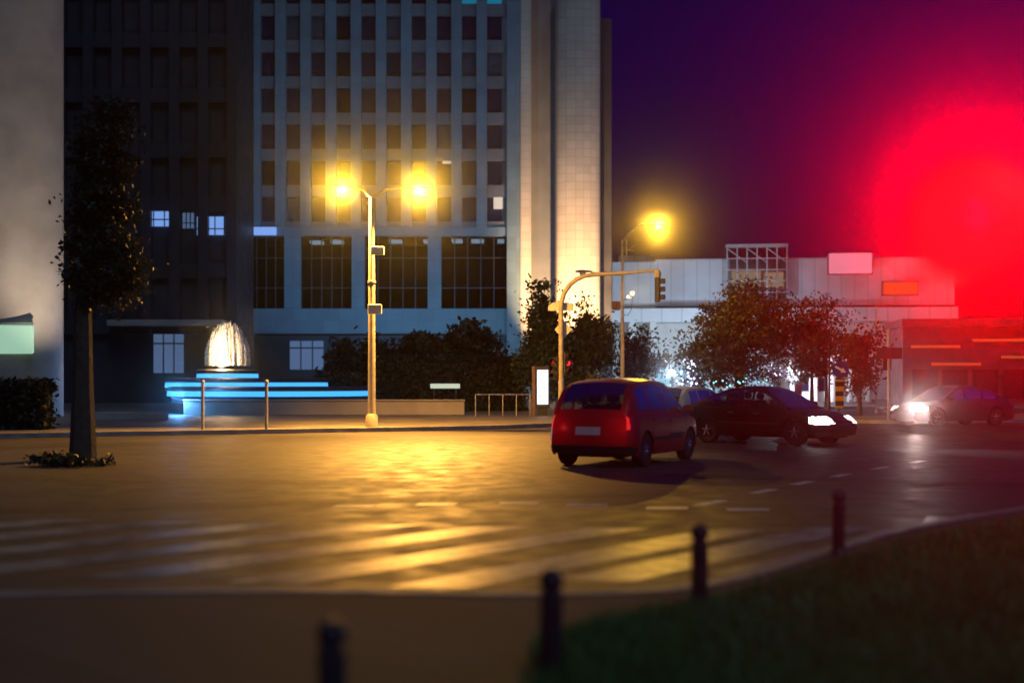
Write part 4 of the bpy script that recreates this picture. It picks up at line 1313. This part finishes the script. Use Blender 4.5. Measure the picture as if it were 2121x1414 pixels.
    # wheels
    wt = MB().lathe([(r_w * 0.66, -0.09), (r_w * 0.72, -0.1), (r_w * 0.93, -0.1), (r_w * 0.99, -0.08), (r_w, -0.04), (r_w, 0.04), (r_w * 0.99, 0.08), (r_w * 0.93, 0.1), (r_w * 0.72, 0.1), (r_w * 0.66, 0.09)], 36, (0, 0, 0), 'y').mesh('wheel', M['rubber'])
    rm = MB().lathe([(r_w * 0.67, -0.07), (r_w * 0.67, 0.085), (r_w * 0.62, 0.09), (r_w * 0.6, 0.05), (r_w * 0.59, -0.07)], 36, (0, 0, 0), 'y')
    for k in range(sp.get('spokes', 6)):
        a = 2 * math.pi * k / sp.get('spokes', 6)
        c, d = math.cos(a), math.sin(a)
        p0, p1 = (0.04 * d, 0.085, 0.04 * c), (r_w * 0.62 * d, 0.06, r_w * 0.62 * c)
        rm.tube([p0, p1], [0.032, 0.022], 6)
    rm.lathe([(0.06, 0.03), (0.06, 0.09), (0.04, 0.105)], 14, (0, 0, 0), 'y')
    rm_ = rm.mesh('rim', M['alloy'])
    for ax_ in (axf, axr):
        for s in (1, -1):
            wo2 = link_object('wheel', wt, root, (ax_, s * (Wd / 2 - 0.125), r_w), (0, 0, 0 if s > 0 else math.pi))
            link_object('rim', rm_, wo2)
    # lamps cut from the corners
    hz, tz = sp['head_z'], sp['tail_z']
    for s in (1, -1):
        patch('headlight', (lit if lit is not True else M['head_lit']) if lit else M['clear_lens'], lambda x, y, z: x > L / 2 - sp.get('head_len', 0.42) and hz[0] < z < hz[1] and y * s > Wd * 0.24 and z < hz[1] - 0.0)
        patch('tail_light', tail or M['red_lens'], lambda x, y, z: x < -L / 2 + sp.get('tail_len', 0.16) and tz[0] < z < tz[1] and y * s > Wd * sp.get('tail_in', 0.3))
    patch('grille', M['trim'], lambda x, y, z: x > L / 2 - 0.12 and 0.5 < z < 0.62 and abs(y) < Wd * 0.2, 0.005)
    patch('front_bumper', M['trim'], lambda x, y, z: x > L / 2 - 0.3 and z < 0.36, 0.007)
    patch('rear_bumper', sp.get('bumper', M['trim']), lambda x, y, z: x < -L / 2 + 0.3 and z < 0.40, 0.007)
    patch('number_plate', M['plate'], lambda x, y, z: x < -L / 2 + 0.1 and sp['plate_z'] < z < sp['plate_z'] + 0.13 and abs(y) < 0.27, 0.012)
    for s in (1, -1):
        patch('side_moulding', sp.get('mould', M['trim']), lambda x, y, z: axr + r_w + 0.08 < x < axf - r_w - 0.08 and 0.5 < z < 0.56 and y * s > 0.5, 0.012)
    # door handles, door seams, mirrors
    def ys(x, z): return hw(x) * lf(z)
    for s in (1, -1):
        for xh in sp['handles']:
            zh = shf(xh) - 0.14
            y = ys(xh, zh)
            MB().box(xh - 0.09, xh + 0.09, min(s * (y - 0.005), s * (y + 0.03)), max(s * (y - 0.005), s * (y + 0.03)), zh - 0.018, zh + 0.018, ch=0.008).build('door_handle', sp.get('handle_mat', paint), root)
        sm = MB()
        for xd in sp['seams']:
            zs_ = [lo(xd) + (shf(xd) - 0.02 - lo(xd)) * k / 10 for k in range(11)]
            for k in range(10):
                q = [(xd + e, s * (ys(xd, z) + 0.003), z) for e, z in ((-0.006, zs_[k]), (0.006, zs_[k]), (0.006, zs_[k + 1]), (-0.006, zs_[k + 1]))]
                sm.add(q, [(0, 1, 2, 3)])
        sm.build('door_seam', M['trim'], root)
        xm = sp['mirror']
        ym = s * (hw(xm) * lf(shf(xm)) + 0.1)
        mr = MB().chbox(xm - 0.06, xm + 0.07, ym - 0.1, ym + 0.1, shf(xm) + 0.03, shf(xm) + 0.17, 0.03)
        mr.tube([(xm, ym - s * 0.08, shf(xm) + 0.05), (xm, ym - s * 0.17, shf(xm) - 0.02)], 0.025, 6)
        mr.build('mirror', paint, root)
        for xs2 in sp['seats']:
            st = MB().chbox(xs2 - 0.09, xs2 + 0.09, s * 0.36 - 0.22, s * 0.36 + 0.22, 0.6, shf(0) + 0.18, 0.05)
            st.chbox(xs2 - 0.06, xs2 + 0.05, s * 0.36 - 0.13, s * 0.36 + 0.13, shf(0) + 0.2, shf(0) + 0.37, 0.04)
            st.build('seat', M['seat'], root)
    return root

MPV = dict(L=4.1, W=1.72, r=0.315, axf=1.24, axr=-1.26, rake=0.10, crown=0.05,
           shoulder=[(-2.05, 0.93), (-1.9, 0.99), (-1.0, 0.985), (0.6, 0.95), (1.1, 0.94), (1.6, 0.84), (1.9, 0.72), (2.05, 0.62)],
           cabin=[(-2.0, 0.97), (-1.86, 1.18), (-1.68, 1.4), (-1.48, 1.51), (-1.1, 1.57), (-0.4, 1.59), (0.1, 1.56), (0.42, 1.47), (1.2, 0.93)],
           windows=[(-1.52, -0.98), (-0.9, -0.05), (0.03, 0.88)], ws_top=0.38, rw_top=-1.5, tumble=0.24,
           head_z=(0.56, 0.76), tail_z=(0.72, 0.95), tail_len=0.12, tail_in=0.4, plate_z=0.62, handles=(-0.78, 0.12), seams=(-0.93, 0.0, 0.98), mirror=0.86, seats=(0.1, -0.85))
SEDAN = dict(L=4.4, W=1.76, r=0.325, axf=1.33, axr=-1.27, rake=0.16, crown=0.05,
             shoulder=[(-2.2, 0.84), (-2.0, 0.95), (-1.4, 0.955), (0.2, 0.92), (0.9, 0.90), (1.5, 0.82), (1.95, 0.71), (2.2, 0.56)],
             cabin=[(-1.85, 0.95), (-1.3, 1.2), (-0.8, 1.36), (-0.3, 1.42), (0.1, 1.405), (0.4, 1.33), (1.15, 0.9)],
             windows=[(-1.25, -0.72), (-0.62, 0.06), (0.14, 0.86)], ws_top=0.36, rw_top=-0.78, tumble=0.3,
             head_z=(0.54, 0.72), head_len=0.46, tail_z=(0.68, 0.86), plate_z=0.55, handles=(-0.5, 0.25), seams=(-0.67, 0.1, 1.0), mirror=0.8, seats=(0.05, -0.8), mould=M['black'], handle_mat=M['chrome'], spokes=5)

car('red_car', 'tall red hatchback with dark windows driving away past the crossing', (gx(1302, 25.6), 25.6, 0), math.radians(64), MPV, M['red_paint'], tail=emit('lit_tail_lamp', (1.0, 0.02, 0.02), 0.7))
rc = bpy.data.objects['red_car']
for sy in (-0.72, 0.72):
    lamp('tail_glow', 'POINT', (-2.35, sy, 0.85), 1.2, (1.0, 0.03, 0.03), rc)
CR = dict(MPV, L=3.95, shoulder=[(-1.98, 0.86), (-1.85, 0.9), (-1.0, 0.9), (0.6, 0.88), (1.1, 0.87), (1.6, 0.79), (1.85, 0.69), (1.98, 0.6)],
          cabin=[(-1.93, 0.9), (-1.82, 1.12), (-1.68, 1.3), (-1.5, 1.36), (-1.0, 1.39), (-0.4, 1.4), (0.1, 1.37), (0.42, 1.28), (1.2, 0.86)], tail_z=(0.6, 0.86))
car('cream_car', 'cream hatchback half hidden behind the red car', (gx(1424, 38), 38, 0), math.radians(58), CR, M['cream_paint'])
car('black_car', 'black saloon with one bright headlight crossing the junction', (gx(1588, 33.5), 33.5, 0), math.radians(-44), SEDAN, M['black_paint'], lit=True)
car('dark_blue_car', 'dark blue saloon with glowing headlights coming from under the red glow', (gx(1945, 47) + 0.45, 47, 0), math.radians(-158), dict(SEDAN), M['blue_paint'], lit=emit('far_headlamp', (1.0, 0.75, 0.7), 1.6))
lamp('headlight_beam', 'SPOT', (14.05, 45.5, 0.66), 1500, (1.0, 0.72, 0.66), None, (-14.05, -45.5, 3.4), 22, 1.0)
lamp('headlight_beam', 'SPOT', (gx(1752, 31.6), 31.4, 0.64), 500, (1.0, 0.95, 0.9), None, (0.72, -0.69, -0.08), 60, 0.8)

# ---------------------------------------------------------------- floodlights of the buildings
def flood(label, loc, aim, power, col, angle=90):
    o = thing('floodlight', label, 'floodlight', loc, group='building floodlights')
    MB().box(-0.2, 0.2, -0.08, 0.08, 0.12, 0.42, ch=0.02).box(-0.03, 0.03, -0.03, 0.03, 0, 0.119).build('housing', M['iron'], o)
    lamp('flood_lamp', 'SPOT', (0, 0.15, 0.5), power, col, o, aim, angle, 0.8, radius=0.1)
    return o
flood('warm floodlight at the foot of the pale shaft', (gx(1190, 93), 93.0, 0.125), (0.05, 6, 7.0), 62000, (1.0, 0.55, 0.22), 60)
flood('warm floodlight at the foot of the edge tower', (gx(98, 50), 50.0, 0.125), (-0.9, 4, 6), 3200, (1.0, 0.78, 0.6), 70)
flood('added cool fill light before the tower fins', (gx(880, 78), 78.0, 0.125), (0, 22, 13), 9000, (0.18, 0.6, 0.95), 84)  # unseen fill, added to tint the facade blue
flood('added cool fill light near the tower wing', (gx(640, 78), 78.0, 0.125), (0.5, 22, 12), 4200, (0.2, 0.48, 1.0), 70)  # second unseen blue fill, added for the left part of the facade
flood('cool floodlight before the shopping centre', (gx(1420, 98), 98.0, 0.125), (0, 12, 5.5), 6500, (0.5, 0.75, 1.0), 140)
flood('pale floodlight before the shopping centre stair', (gx(1640, 92), 92.0, 0.125), (0, 12, 6), 4500, (0.75, 0.75, 1.0), 140)

# ---------------------------------------------------------------- thin haze added to give lamps halos in place of lens bloom
hz_m = bpy.data.materials.new('halo_haze')
hz_m.use_nodes = True
t = hz_m.node_tree
t.nodes.clear()
o_ = t.nodes.new('ShaderNodeOutputMaterial')
pv = t.nodes.new('ShaderNodeVolumePrincipled')
pv.inputs['Color'].default_value = (0.9, 0.9, 0.95, 1)
pv.inputs['Density'].default_value = HAZE
pv.inputs['Anisotropy'].default_value = 0.988
t.links.new(pv.outputs[0], o_.inputs['Volume'])
hz_o = MB().box(-560, 560, -60, 760, -2.2, 62).build('haze', hz_m)
tag(hz_o, kind='stuff')
